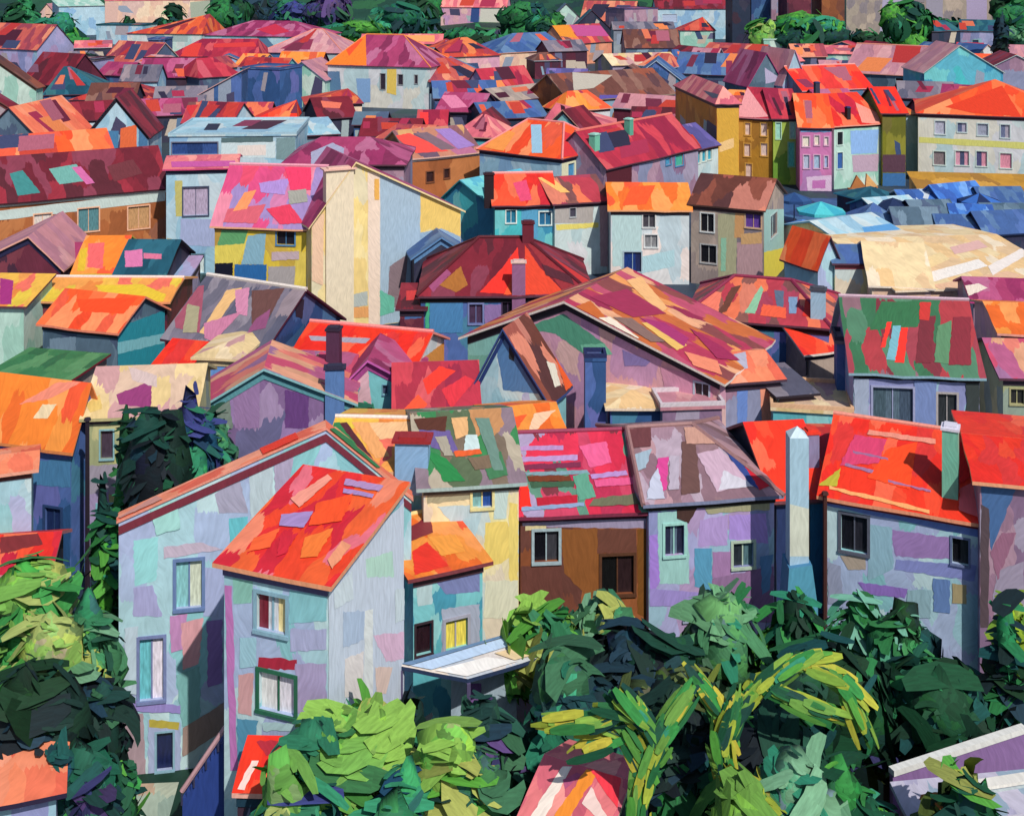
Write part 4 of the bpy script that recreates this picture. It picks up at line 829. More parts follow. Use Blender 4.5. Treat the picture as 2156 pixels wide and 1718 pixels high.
H('blue grey house with a green, maroon and red plank striped roof', (1797,776),(2062,786),7,'gx',630,'lav','stripe',us=2106,edge='8cb0c0',fas='1c1418',ridge='c8a8b8',
  wins=[(1838,814,1922,900,'4c606c 5c7080 48586c','a4a8cc'),(1975,828,2014,900,'303438','b0a8a8')],
  pat=[('r0',[(1856,634),(1937,634),(1933,687),(1830,694)],'2a6a42'),('r0',[(1868,677),(1878,677),(1863,731),(1853,731)],'ea2c20'),('r0',[(1880,685),(1897,685),(1887,758),(1866,756)],'70acbc'),('r0',[(1897,689),(1912,689),(1903,764),(1883,762)],'f02818'),('r0',[(1937,667),(1970,664),(1960,764),(1927,764)],'742030'),('r0',[(1973,687),(2003,674),(2000,766),(1967,762)],'54845f'),('r0',[(2007,667),(2044,667),(2044,768),(1997,768)],'842032'),('r0',[(1937,636),(1960,636),(1956,675),(1935,672)],'c42c28'),
  ('R',[(2060,640),(2110,640),(2110,760),(2060,780)],'48b0b4'),('R',[(2060,780),(2110,760),(2110,920),(2060,940)],'90a8c0'),('F',[(1797,788),(1830,788),(1828,900),(1797,900)],'a8b4cc'),('F',[(2034,800),(2062,800),(2062,930),(2034,930)],'3c4444'),('F',[(1925,800),(1972,800),(1970,900),(1925,900)],'7c90c4'),('F',[(1797,778),(2062,788),(2060,806),(1797,794)],'201418')])  # near-black F band paints the shade right under the eave
H('house with an orange roof at the right edge beside the plank striped roof', (2108,700),(2260,706),6.4,'gx',640,'pink','orangeroof',dep=8,edge='e0a090')
H('olive walled house with a pink and peach roof at the right edge', (2112,792),(2260,796),5.4,'gx',716,'olivewall','mix',dep=7,wins=[(2128,818,2156,850,'2c2c2c','a8a478')])
H('house with a magenta roof above the orange roof at the right edge', (2050,632),(2260,640),5,'gx',588,'mauve','magenta',dep=6,edge='c83c84',pat=[('r0',[(1975,610),(2060,596),(2080,606),(2040,622)],'e8d8c8')])
H('large pink gable house with a long crimson and orange roof, centre', (985,706),(1516,800),6,'gy',634,'pink','ember',dep=9.5,ax=.42,edge='e8dcd4',fas='2c2834',o=.5,
  wins=[(1170,704,1210,742,'503838','7c8cb8'),(1463,804,1492,842,'38383c','b8c8d8')],
  pat=[('F',[(1100,690),(1186,660),(1275,724),(1230,745),(1170,702)],'58a084'),('F',[(1222,725),(1272,722),(1290,745),(1230,750)],'7cc8a8'),('F',[(880,768),(1062,690),(1060,780),(960,800)],'7cb8a8'),('F',[(1310,735),(1370,760),(1360,770),(1315,770)],'8c7cb8'),('F',[(960,700),(1060,690),(1056,745),(985,748)],'8cc8c0'),('F',[(1390,770),(1500,800),(1500,845),(1400,820)],'d898b4'),
  ('rr',[(1318,590),(1350,582),(1405,648),(1390,662)],'f2b87c'),('rr',[(1243,625),(1320,608),(1403,660),(1333,668)],'a43054'),('rr',[(1200,650),(1243,633),(1292,685),(1243,684)],'cc682c'),('rr',[(1350,680),(1377,678),(1446,727),(1425,738)],'ecbc64'),('rr',[(1345,668),(1400,680),(1450,712),(1440,730)],'ac3470'),('rr',[(1290,668),(1330,670),(1400,720),(1370,720)],'8c6c64'),('rr',[(1440,740),(1510,760),(1520,790),(1460,770)],'f08c6c'),('rr',[(1450,690),(1520,730),(1560,760),(1510,755)],'a42c58'),('rr',[(1260,670),(1285,668),(1345,712),(1330,722)],'f0e0cc')])
H('blue gabled house with a brown striped right roof, in front of the pink gable', (1000,812),(1152,836),5.5,'gy',692,'blue','stripebrown',dep=3.2,ax=.42,edge='3c5490',fas='28407c',pat=[('F',[(1040,700),(1075,695),(1150,830),(1060,820)],'5484b8'),('F',[(1072,710),(1085,720),(1082,760),(1072,755)],'303438'),('rr',[(1165,740),(1200,752),(1215,830),(1196,835)],'e85c28'),('rr',[(1150,760),(1168,765),(1180,810),(1168,815)],'dcd4c4')])
H('house with a crimson and scarlet roof left of the blue gabled house', (836,874),(1004,868),4.5,'gx',764,'purple','crimson',dep=6,edge='d078b4',pat=[('r0',[(890,800),(925,770),(960,780),(900,830)],'ee3424'),('r0',[(930,820),(980,790),(1000,800),(950,860)],'d82c3c'),('r0',[(850,860),(880,830),(900,850),(880,872)],'f0502c')])
H('peach roofed annex at the right foot of the large pink gable', (1524,806),(1642,796),5.5,'gx',744,'mauve','coral',dep=6,edge='4c3848',pat=[('F',[(1552,812),(1575,810),(1572,900),(1552,900)],'6c8cd0'),('F',[(1600,810),(1622,810),(1624,900),(1604,900)],'f09c80'),('r0',[(1545,745),(1570,740),(1575,775),(1555,780)],'b4b0c4')])
H('grey blue hut with a plain grey lean-to roof right of the peach roofed annex', (1640,834),(1712,828),4.8,'sh',775,'blue','greyroof',dep=5,edge='2c2430')
H('low hut under a flat cream roof between the two right hand rows', (1628,862),(1792,872),4.2,'fl',0,'teal','creamroof',dep=5,edge='e8b890',fas=None)
H('green lean-to with grey walls at the left edge', (-60,812),(104,826),4.4,'sh',766,'taupe','greenroof',dep=7,edge='7c2434',fas='7c2434')
H('dark blue house under an orange roof at the left edge', (-40,898),(150,924),7.5,'gx',798,'deep','orangeroof',us=186,edge='e88c50',fas='20283c',
  wins=[(95,1066,128,1160,'20305c','2c4470')],pat=[('r0',[(40,850),(120,805),(180,800),(100,840)],'f08c74'),('r0',[(70,880),(90,850),(120,850),(100,880)],'e8d0a8'),('F',[(-20,910),(140,930),(140,960),(-20,945)],'7068b4'),('F',[(70,970),(150,965),(150,1025),(70,1020)],'4c84b0'),('F',[(100,1090),(148,1060),(148,1190),(105,1190)],'2c5484')])
H('tall narrow house under a wide cream and plum roof, left', (184,876),(404,868),8.5,'gx',772,'olivewall','creamroof',dep=7,edge='b8b080',fas='4c3448',
  wins=[(212,906,238,964,'4c4050','8cb8c0'),(206,1062,240,1110,'605468','7cb8c4')],
  pat=[('r0',[(245,830),(320,800),(318,860),(250,850)],'943c74'),('r0',[(270,770),(330,790),(330,815),(280,800)],'d0b8b4'),('r0',[(180,850),(210,830),(215,860),(190,868)],'dcbc6c'),('F',[(186,980),(262,975),(260,1040),(186,1040)],'a098a8'),('F',[(186,1040),(230,1030),(225,1200),(186,1200)],'a494bc')])
H('purple gabled house with teal verges, left of the crimson and scarlet roof', (420,858),(742,846),5.5,'gy',776,'purple','mix',dep=5,ax=.42,edge='88bcc4',fas='5c98a4',chim=[(705,845,770,40,'5c80b8','343048','F')],pat=[('F',[(425,860),(480,800),(490,900),(430,920)],'7c8c84'),('F',[(490,810),(548,785),(545,900),(495,900)],'9c7cac'),('F',[(600,820),(650,830),(650,900),(600,900)],'6c4484')])
H('orange roofed hut with cream right slope, behind the crimson plank roof', (1045,920),(1182,908),5,'gx',856,'deep','orangeroof',dep=5,edge='f0c8a8',pat=[('r0',[(1125,870),(1170,862),(1130,905),(1110,915)],'f4c8a4'),('r0',[(1060,880),(1110,872),(1090,900),(1060,905)],'f45c2c')])
H('slim blue chimney tower with dark top in front of the pink gable house', (1232,760),(1276,760),7.2,'fl',0,'deep','navy',dep=1.3,edge='28305c',fas=None,name='chimney_tower',cat='chimney',o=.1)
H('low mauve walled terrace with a cream parasol roof, right of the slim blue chimney', (1285,856),(1392,856),4.5,'hx',826,'deep','sand',dep=4,inset=(1.5,1.5),fas=None,edge='f0d8c0')
H('long mauve wall house with a white coping in front of the large pink gable', (1395,862),(1520,858),4.6,'fl',0,'mauve','pinkgrey',dep=2.5,edge='d8ccd4',fas=None)
H('blue pillar like outhouse left of the plank striped roof', (1762,722),(1802,724),7.5,'fl',0,'deep','greyroof',dep=2,edge='38384c',fas=None)
# ================================================================ NEAR ROWS
H('mauve roofed lavender house with a brown gable patch and two windows', (1366,1056),(1630,1038),8,'hx',898,'lav','mauveroof',dep=9,inset=(0.1,2.6),edge='7c84a4',fas='2c2420',ridge='9c7474',
  wins=[(1400,1106,1440,1166,'2c3048 64788c 2c3048','a0d4cc'),(1544,1143,1586,1190,'2c343c 54747c','b4c8b4'),(1442,1272,1486,1300,'1c2444','9ca8c0')],
  pat=[('F',[(1385,1078),(1448,1074),(1452,1228),(1387,1228)],'a0d0cc'),('F',[(1535,1083),(1612,1079),(1618,1143),(1535,1135)],'ae92dc'),('F',[(1474,1093),(1532,1083),(1532,1146),(1470,1149)],'b69cd6'),('F',[(1462,1153),(1499,1153),(1499,1243),(1462,1233)],'5ca0c4'),('F',[(1500,1160),(1540,1160),(1540,1215),(1500,1215)],'a880b0'),('F',[(1500,1216),(1630,1190),(1630,1310),(1500,1300)],'96749e'),('F',[(1366,1126),(1384,1123),(1388,1226),(1368,1256)],'a884dc'),('F',[(1366,1238),(1500,1246),(1500,1275),(1368,1275)],'a090d4'),('F',[(1600,1170),(1628,1165),(1620,1240),(1604,1250)],'6494c4'),('F',[(1425,1056),(1475,1056),(1450,1100),(1425,1090)],'4c3430'),('F',[(1480,1062),(1620,1052),(1620,1072),(1490,1080)],'a8a484'),
  ('r0',[(1468,955),(1512,945),(1592,1016),(1509,1036)],'c8a8bc'),('r0',[(1512,1032),(1524,990),(1592,1022)],'d0ccd8'),('r0',[(1535,929),(1559,922),(1622,1022),(1599,1032)],'cc1c30'),('r0',[(1515,935),(1535,929),(1598,1030),(1580,1020)],'34488c'),('r0',[(1435,930),(1465,930),(1474,1036),(1435,1042)],'6c4c48'),('r0',[(1385,965),(1408,962),(1404,1030),(1378,1044)],'d44490'),('r0',[(1410,960),(1430,960),(1430,1030),(1408,1032)],'b4a8b8'),('r0',[(1330,960),(1372,945),(1360,985),(1335,995)],'9cb0c0'),('r0',[(1310,905),(1370,900),(1370,940),(1320,945)],'6c3c40'),('r0',[(1440,900),(1505,898),(1505,935),(1445,935)],'c49484'),('r0',[(1372,1005),(1385,985),(1400,1050),(1360,1052)],'c0c4d8')])
H('brown walled house with a crimson roof of long lavender and teal planks', (1096,1080),(1364,1070),7.5,'gx',912,'brown','stripes2',dep=9,edge='7c3048',fas='4c1c30',ridge='943454',
  wins=[(1125,1118,1176,1180,'16161e 404048','a4b8c0'),(1267,1170,1334,1248,'161618 302024','5c3a28')],
  pat=[('F',[(1100,1088),(1360,1080),(1360,1112),(1100,1106)],'a094b2'),('F',[(1180,1113),(1258,1112),(1272,1242),(1238,1255),(1188,1205)],'90582c'),('F',[(1342,1113),(1362,1112),(1362,1300),(1342,1290)],'7e5020'),('F',[(1098,1190),(1180,1190),(1190,1290),(1098,1290)],'6c4038'),('F',[(1258,1112),(1340,1112),(1340,1164),(1258,1164)],'704438'),('F',[(1106,1106),(1150,1105),(1150,1115),(1106,1116)],'d8c898'),
  ('r0',[(1069,940),(1186,937),(1186,947),(1072,949)],'b48cc0'),('r0',[(1080,962),(1216,957),(1216,968),(1086,973)],'b692c6'),('r0',[(1219,939),(1276,929),(1288,974),(1243,984)],'e85e90'),('r0',[(1092,979),(1223,972),(1223,983),(1092,990)],'7c2c4c'),('r0',[(1105,994),(1236,989),(1243,999),(1109,1001)],'7c9eaa'),('r0',[(1116,1015),(1209,1012),(1209,1025),(1119,1026)],'3c5e46'),('r0',[(1206,1002),(1236,995),(1255,1046),(1219,1054)],'5e9e86'),('r0',[(1243,999),(1318,990),(1322,1000),(1246,1008)],'b48cc8'),('r0',[(1129,1048),(1216,1042),(1216,1060),(1132,1067)],'b81c34'),('r0',[(1094,1020),(1112,1020),(1120,1072),(1096,1074)],'ee2c1c'),('r0',[(1098,1068),(1230,1058),(1230,1066),(1098,1076)],'88a0c4'),('r0',[(1250,1050),(1360,1036),(1362,1062),(1240,1066)],'6c6c54'),('r0',[(1250,1010),(1330,1005),(1335,1020),(1255,1026)],'e0588c'),('r0',[(1110,1003),(1200,1001),(1204,1012),(1114,1014)],'743a20')])
H('dark blue narrow house under a scarlet roof behind the white obelisk chimney', (1634,1046),(1740,1040),7.4,'gx',890,'dark','firered',dep=8,fas='5c5058',edge='7c4850',chim=[(1713,985,905,26,'8c84a8','e83c28')],pat=[('F',[(1634,1050),(1662,1050),(1662,1300),(1634,1300)],'2c3c68'),('F',[(1706,1060),(1738,1055),(1738,1290),(1706,1290)],'28688c')])
H('house under a coral red roof between the obelisk and the right hand red roof', (1726,1010),(1812,1012),7,'gx',918,'slate','red',dep=7)
H('blue lavender house with a bright scarlet roof and two black windows, right', (1738,1038),(2064,1094),8,'gx',898,'blue','firered',dep=9,edge='f09c78',fas='7c2430',ridge='e89484',
  chim=[(2000,1050,897,32,'78bca4','dcd8e8')],wins=[(1771,1080,1826,1166,'1a1a22 2a2a34','5c6070'),(2005,1130,2039,1190,'18181e 34383c','6c78a0')],
  pat=[('F',[(1739,1048),(2060,1108),(2060,1130),(1739,1062)],'6c84cc'),('F',[(1870,1114),(2000,1130),(2000,1176),(1887,1170)],'a684c0'),('F',[(1828,1102),(1878,1110),(1881,1195),(1828,1222)],'98c0d2'),('F',[(1887,1176),(2056,1190),(2052,1222),(1883,1198)],'8e96d4'),('F',[(1769,1168),(1823,1170),(1823,1198),(1786,1198)],'b8a898'),('F',[(1806,1224),(1912,1238),(1905,1258),(1823,1248)],'9676c8'),('F',[(1742,1180),(1770,1190),(1775,1270),(1744,1270)],'a0a8c4'),('F',[(1910,1240),(1960,1240),(1960,1300),(1910,1300)],'98bcc8'),('F',[(1965,1215),(2000,1220),(2000,1290),(1965,1285)],'6c8cc4'),('F',[(2005,1226),(2035,1230),(2035,1270),(2005,1268)],'b4a47c'),
  ('r0',[(1870,945),(1932,930),(1915,1030),(1826,1005)],'fc4a18'),('r0',[(1800,915),(1868,925),(1850,975),(1768,980)],'d8406c'),('r0',[(1796,948),(1870,965),(1870,969),(1796,953)],'9c6c94'),('r0',[(1780,975),(1840,990),(1836,996),(1778,980)],'a07098'),('r0',[(1870,1010),(1960,1032),(1960,1036),(1870,1015)],'a87098'),('r0',[(1722,1022),(1770,985),(1762,1024)],'bcb034'),('r0',[(1746,1022),(1957,1074),(1957,1082),(1746,1030)],'f4a868'),('r0',[(2016,930),(2050,935),(2050,1000),(2020,1020)],'e01c18'),('r0',[(2020,1030),(2060,1010),(2062,1090),(2020,1075)],'f06870'),('r0',[(1830,905),(1970,925),(1970,935),(1826,915)],'e8907c')])
H('tall mauve and blue wall house at the right edge with a thin peach eave', (2063,1012),(2250,1030),10,'gx',926,'mauve','firered',dep=8,edge='f0a880',fas=None,
  pat=[('F',[(2066,1012),(2140,1022),(2088,1158),(2067,1054)],'4c70a4'),('F',[(2064,1060),(2082,1070),(2082,1320),(2064,1320)],'5c4c54'),('F',[(2100,1200),(2156,1180),(2156,1280),(2090,1260)],'a498b0'),('F',[(2085,1160),(2110,1120),(2140,1120),(2100,1220)],'a06c88')])
H('cream house with pale yellow walls under a green and brown patched roof', (892,1022),(1092,1010),9.5,'gx',868,'cream','gardenroof',dep=9,edge='a4bcbc',fas='54504c',
  wins=[(995,1028,1036,1066,'80b4b8 2c54a4','e8dc9c')],
  pat=[('F',[(1022,1099),(1066,1096),(1092,1166),(1019,1199)],'f4d674'),('F',[(1072,1056),(1090,1060),(1092,1260),(1072,1216)],'f2d878'),('F',[(900,1028),(995,1026),(992,1050),(900,1060)],'a8a488'),('F',[(1022,1222),(1092,1220),(1089,1300),(1019,1300)],'e4e2c8'),('F',[(920,1065),(1020,1062),(1000,1130),(960,1110)],'bcd4dc'),('F',[(1040,1030),(1070,1030),(1066,1090),(1040,1092)],'c8dcd8'),
  ('r0',[(882,905),(945,905),(968,955),(908,942)],'6e5e98'),('r0',[(980,915),(1005,915),(1012,955),(975,958)],'c8dcdc'),('r0',[(895,945),(940,965),(980,1012),(935,1014)],'2c8648'),('r0',[(871,882),(942,876),(938,908),(882,904)],'5c3428'),('r0',[(955,950),(1010,945),(1015,955),(960,962)],'e4602c'),('r0',[(1010,960),(1055,950),(1070,1000),(1030,1010)],'447c54'),('r0',[(950,880),(985,878),(985,915),(960,925)],'e4b078'),('r0',[(1000,880),(1030,880),(1060,990),(1040,990)],'6c8c80'),('r0',[(985,965),(1030,958),(1035,985),(1000,990)],'7c6854'),('r0',[(915,920),(940,918),(955,960),(935,960)],'a8a090')])
H('peach eaved pale blue house at the left edge in front of the dark blue house', (-60,1002),(66,986),8,'gx',965,'blue','coral',dep=2.6,edge='e8a48c',fas='5c3a38')
H('low house under a red roof with a pink verge at the left edge', (-60,1206),(96,1196),5,'gx',1128,'dark','red',dep=3.6,edge='d88c98',pat=[('r0',[(0,1130),(80,1122),(90,1145),(0,1165)],'7c2c30')])
BG = H('broad pale blue gable house with stacked windows and a doorway, lower left', (250,1100),(866,1052),10.2,'gy',905,'blue','coral',dep=0.7,ax=.70,edge='e89480',fas='7c3040',o=.08,th=.1,
  wins=[(371,1182,425,1276,'8cc8cc d4dcc8','6c84b4'),(294,1345,344,1470,'70c4d0 ece4f4','7c88b8'),(330,1542,364,1618,'1c2450','8cb4c8','n')],
  pat=[('F',[(281,1136),(334,1129),(328,1220),(284,1233)],'9cdce0'),('F',[(452,1039),(502,995),(522,1079),(461,1079)],'aca8c0'),('F',[(482,1090),(522,1086),(522,1133),(484,1146)],'6cc4d0'),('F',[(281,1236),(321,1230),(341,1296),(281,1296)],'acacda'),('F',[(431,1193),(478,1199),(478,1296),(428,1296)],'acb6de'),('F',[(525,985),(575,965),(572,1095),(527,1110)],'c0d0d8'),('F',[(590,960),(680,925),(650,1010),(600,1050)],'90ccd0'),('F',[(575,965),(620,950),(610,1010),(580,1040)],'b4a8c4'),('F',[(345,1150),(420,1140),(470,1155),(345,1175)],'c8b8cc'),
  ('F',[(358,1295),(395,1290),(385,1365),(361,1372)],'c890c4'),('F',[(381,1310),(428,1298),(418,1395),(385,1409)],'e0a4ac'),('F',[(435,1305),(468,1302),(468,1435),(438,1445)],'9474b8'),('F',[(371,1419),(421,1400),(421,1519),(385,1528)],'80b8b8'),('F',[(258,1499),(301,1499),(308,1650),(261,1650)],'ac949e'),('F',[(385,1530),(478,1472),(478,1530),(385,1590)],'a48c84'),('F',[(258,1470),(380,1482),(380,1500),(258,1492)],'9c8ed2'),('F',[(312,1512),(380,1518),(380,1640),(312,1640)],'a8b4d8'),('F',[(314,1512),(378,1518),(376,1534),(314,1528)],'bcac48'),('F',[(262,1320),(292,1315),(290,1460),(262,1455)],'c0d4e4'),('F',[(310,1040),(370,1030),(380,1110),(330,1125)],'a8dcd8'),
  ('rr',[(690,905),(705,900),(800,985),(770,985)],'34804c'),('rr',[(700,900),(740,895),(810,945),(790,965)],'f4a878'),('rr',[(740,900),(800,905),(860,940),(820,950)],'f0b468'),('rl',[(540,930),(620,905),(640,945),(560,970)],'f03c20'),('rl',[(640,920),(690,905),(690,930),(650,945)],'f02c1c'),('rl',[(250,1090),(330,1045),(350,1055),(270,1100)],'d49488')])
H('narrow three storey lavender house with an orange patchwork roof, front', (472,1184),(690,1228),11.5,'sh',1002,'blue','redpatch',dep=6,edge='eca078',fas='5c5884',o=.3,
  wins=[(541,1246,602,1336,'7c2838 d8dae2 f2dea0','8cb4c8'),(546,1410,620,1508,'e0e0e0 ecebf6','2c6a50')],
  pat=[('F',[(545,1382),(625,1387),(625,1408),(542,1405)],'b42c44'),('F',[(490,1215),(532,1222),(530,1268),(492,1270)],'92ccbe'),('F',[(622,1395),(688,1395),(688,1512),(625,1499)],'b4a8d0'),('F',[(502,1419),(534,1415),(530,1506),(502,1499)],'dca8aa'),('F',[(610,1240),(688,1255),(688,1305),(610,1312)],'90ced8'),('F',[(612,1322),(688,1322),(688,1365),(612,1370)],'b4b8de'),('F',[(473,1230),(489,1232),(500,1620),(486,1620)],'cc80c4'),('F',[(552,1520),(684,1518),(684,1536),(555,1536)],'b8d8dc'),('F',[(505,1340),(540,1340),(540,1400),(505,1405)],'a4d0e0'),('F',[(500,1510),(545,1515),(530,1600),(502,1600)],'5c9cbc'),
  ('R',[(690,1225),(900,1000),(900,1640),(690,1640)],'d6e2f4'),('R',[(768,1176),(825,1159),(828,1213),(771,1213)],'c4ecdc'),('R',[(766,1285),(784,1280),(784,1482),(764,1482)],'eef4f4'),('R',[(784,1335),(862,1328),(862,1382),(811,1392)],'ecc4e0'),('R',[(788,1402),(825,1402),(811,1459),(791,1459)],'f4d8cc'),('R',[(721,1285),(766,1285),(764,1345),(721,1362)],'bcd0ec'),('R',[(724,1385),(764,1369),(761,1472),(724,1466)],'f4ecea'),('R',[(700,1240),(740,1200),(742,1260),(702,1280)],'dceaf4'),('R',[(830,1240),(860,1235),(860,1300),(830,1310)],'d8e8f0'),  # pale R patches paint the sunlight on the right wall
  ('r0',[(535,1133),(589,1113),(569,1153),(522,1163)],'fc6430'),('r0',[(589,1133),(629,1123),(602,1166),(582,1173)],'d8263a'),('r0',[(642,1133),(702,1113),(669,1173),(632,1176)],'fa7c30'),('r0',[(728,1009),(808,1024),(798,1036),(724,1022)],'b490c0'),('r0',[(724,1029),(788,1042),(784,1050),(722,1039)],'ac8cc4'),('r0',[(668,1060),(745,1040),(720,1098),(650,1108)],'fc5420'),('r0',[(592,1085),(660,1078),(640,1112),(588,1108)],'a88cc4'),('r0',[(612,1050),(690,1000),(700,1010),(630,1070)],'f49c88'),('r0',[(690,1180),(720,1140),(740,1150),(700,1200)],'f09c74')])
H('small house under a vivid orange lean-to roof wedged beside the front gable', (870,1214),(1016,1182),7.5,'sh',1088,'teal','orangeroof',dep=4.5,edge='7c3c44',fas='4c3038',ridge='f4d088',
  wins=[(938,1308,984,1358,'f0dc5c','a8a8b8'),(876,1316,908,1372,'2c1820','3c2c34')],
  pat=[('F',[(876,1222),(910,1216),(910,1270),(880,1275)],'b8d0d4'),('F',[(915,1220),(1010,1200),(1010,1245),(940,1250)],'7c84b4'),('F',[(930,1280),(1010,1270),(1010,1380),(930,1380)],'a8b0c4'),('r0',[(868,1160),(900,1140),(945,1190),(872,1210)],'f03424'),('r0',[(860,1110),(905,1085),(912,1120),(862,1140)],'843038'),('r0',[(900,1130),(960,1125),(980,1160),(930,1170)],'f8a040')])
mb = MB(); L_ = BG['L']; mb.box(L_(.4,.7,-.3), BG['ex']*(BG['w']-.8), BG['ey']*4.6, Vector((0,0,8.0))); mb.build('rear_wing', pm('blue','wall',1.0), BG['root'])
mb = MB(); mb.slab(L_(.2,.75,7.95), L_(BG['w']-.2,.75,7.95), L_(BG['w']-.2,5.8,7.75), L_(.2,5.8,7.75), .2, 0, 1, lin('8c5c5c')); mb.build('rear_roof', [pm('coral','roof',1.0), tint_mat()], BG['root'])
H('house with a peach and orange patched roof and sky blue chimney, behind the gable', (690,985),(896,990),9.6,'gx',884,'blue','yelloworange',dep=7,edge='f0b890',fas='7c4c3c',ridge='f0dcd0',
  chim=[(866,1000,922,70,'8cb4dc','a02c30')],pat=[('r0',[(690,890),(715,888),(790,985),(755,985)],'34804c'),('r0',[(715,890),(730,888),(800,985),(788,985)],'5c2c34'),('r0',[(770,890),(880,886),(880,915),(800,925)],'f4c08c'),('r0',[(740,888),(775,888),(820,960),(790,965)],'f0a868')])
# annexes of the front row
H('low lean-to with a red roof under the lower window of the narrow house', (500,1668),(642,1672),5.6,'sh',1556,'dark','firered',dep=1.9,edge='f0b0a0',fas='1c3c50',o=.15,name='lean_to',cat='lean-to',pat=[('r0',[(540,1560),(645,1556),(645,1585),(560,1590)],'b02838'),('r0',[(500,1660),(530,1600),(545,1600),(515,1662)],'f4d4cc')])
H('garden house with a coral roof in the bottom left corner', (-160,1716),(118,1664),5.6,'gx',1600,'lav','coral',dep=4.4,edge='2c2440',fas=None)
H('garden house with a hot pink and orange striped roof at the bottom centre', (1098,1722),(1272,1780),6.0,'gx',1622,'dark','roseroof',dep=4,edge='d8d4c8',fas=None,o=.12,pat=[('r0',[(1100,1740),(1185,1612),(1205,1612),(1135,1740)],'f4e4d8'),('r0',[(1150,1740),(1235,1618),(1262,1622),(1185,1740)],'f4902c'),('r0',[(1185,1640),(1215,1625),(1225,1630),(1190,1660)],'b4547c'),('r0',[(1225,1690),(1245,1655),(1280,1720),(1265,1730)],'f4d4cc'),('r0',[(1240,1615),(1310,1612),(1300,1700),(1270,1660)],'f83c4c')])

# ---------------------------------------------------------------- single structures
def obelisk():
    d = 54.6; X = (1683-UC)*d/F; ww = 40*d/F
    r = empty('chimney_tower', (X, d, 0), 'white obelisk shaped chimney with a pointed top and niched base', 'chimney')
    mb = MB(); zt = zat(922, d); zb_ = zat(1195, d); c = lin('a8c8dc')
    mb.box((X-ww/2, d, zb_), Vector((ww,0,0)), Vector((0,ww,0)), Vector((0,0,zt-zb_)), 0, c)
    ap = Vector((X, d+ww/2, zat(896, d+ww/2))); q = [Vector((X-ww/2,d,zt)), Vector((X+ww/2,d,zt)), Vector((X+ww/2,d+ww,zt)), Vector((X-ww/2,d+ww,zt))]
    for i in range(4): mb.face([q[i], q[(i+1)%4], ap], 0, lin('c8dce8'))
    mb.face([Vector((X-ww/2,d-.004,zat(1170,d))), Vector((X+ww/2,d-.004,zat(1170,d))), Vector((X+ww/2,d-.004,zat(1070,d))), Vector((X-ww/2,d-.004,zat(1060,d)))], 0, lin('d4d8c8'))
    mb.build('shaft', tint_mat(), r)
    b = MB(); bw = 66*d/F; z1 = zb_
    xl, xr = X-bw*.45, X+bw*.55
    prof = [(xl,0),(xr,0),(xr,z1*.72),(X+ww*.6,z1+.25),(X-ww*.6,z1+.1),(xl,z1*.7)]
    f = [Vector((x,d-.25,z)) for x,z in prof]; k = [Vector((x,d+ww+.3,z)) for x,z in prof]
    b.face(f, 0, lin('58a0bc')); b.face(k[::-1], 0, lin('58a0bc'))
    for i in range(6): j = (i+1)%6; b.face([f[i],k[i],k[j],f[j]][::-1], 0, lin('4c88b0'))
    bo = b.build('base', tint_mat(), r)
    n = MB(); cx = xl+bw*.3; pts = [Vector((cx-.22,d-.262,.5)), Vector((cx+.22,d-.262,.5)), Vector((cx+.22,d-.262,z1*.5))]+[Vector((cx+.22*math.cos(a),d-.262,z1*.5+.3*math.sin(a))) for a in (.6,1.2,1.8,2.5)]+[Vector((cx-.22,d-.262,z1*.5))]
    n.face(pts, 0, lin('1c1c30')); n.build('niche', tint_mat(), bo)
obelisk()

sheet('path', 'pathpaint', [(-14.6,44.5),(-12.9,44.5),(-13.3,49.3),(-14.9,49.2)], 0.03, 1.2)
def stair():
    # dark blue flight rising to the right between the broad gable and the narrow house
    r = empty('outside_stair', (-6.9, 44.6, 0), 'dark blue outside stair with a rose handrail, rising beside the doorway of the broad gable', 'stair')
    mb = MB(); p0 = at(384, 1716, 2.0); d = 44.6; x0, x1 = (384-UC)*d/F, (486-UC)*d/F; z0, z1 = zat(1690, d), zat(1540, d); n = 12
    for i in range(n):
        a = i/n; mb.box((x0+(x1-x0)*a, d, 0), Vector(((x1-x0)/n,0,0)), Vector((0,1.3,0)), Vector((0,0,z0+(z1-z0)*(i+1)/n)), 0, lin('2c448c'))
    mb.build('steps', tint_mat(), r)
    h = MB(); h.taper((x0, d-.08, z0+.5), (x1, d-.08, z1+.5), .09, .09, 0, lin('c89ca4'))
    for i in range(5):
        a = i/4; x = x0+(x1-x0)*a; h.taper((x, d-.08, z0+(z1-z0)*a), (x, d-.08, z0+(z1-z0)*a+.5), .04, .04, 0, lin('3c3c58'))
    h.build('handrail', tint_mat(), r)
stair()

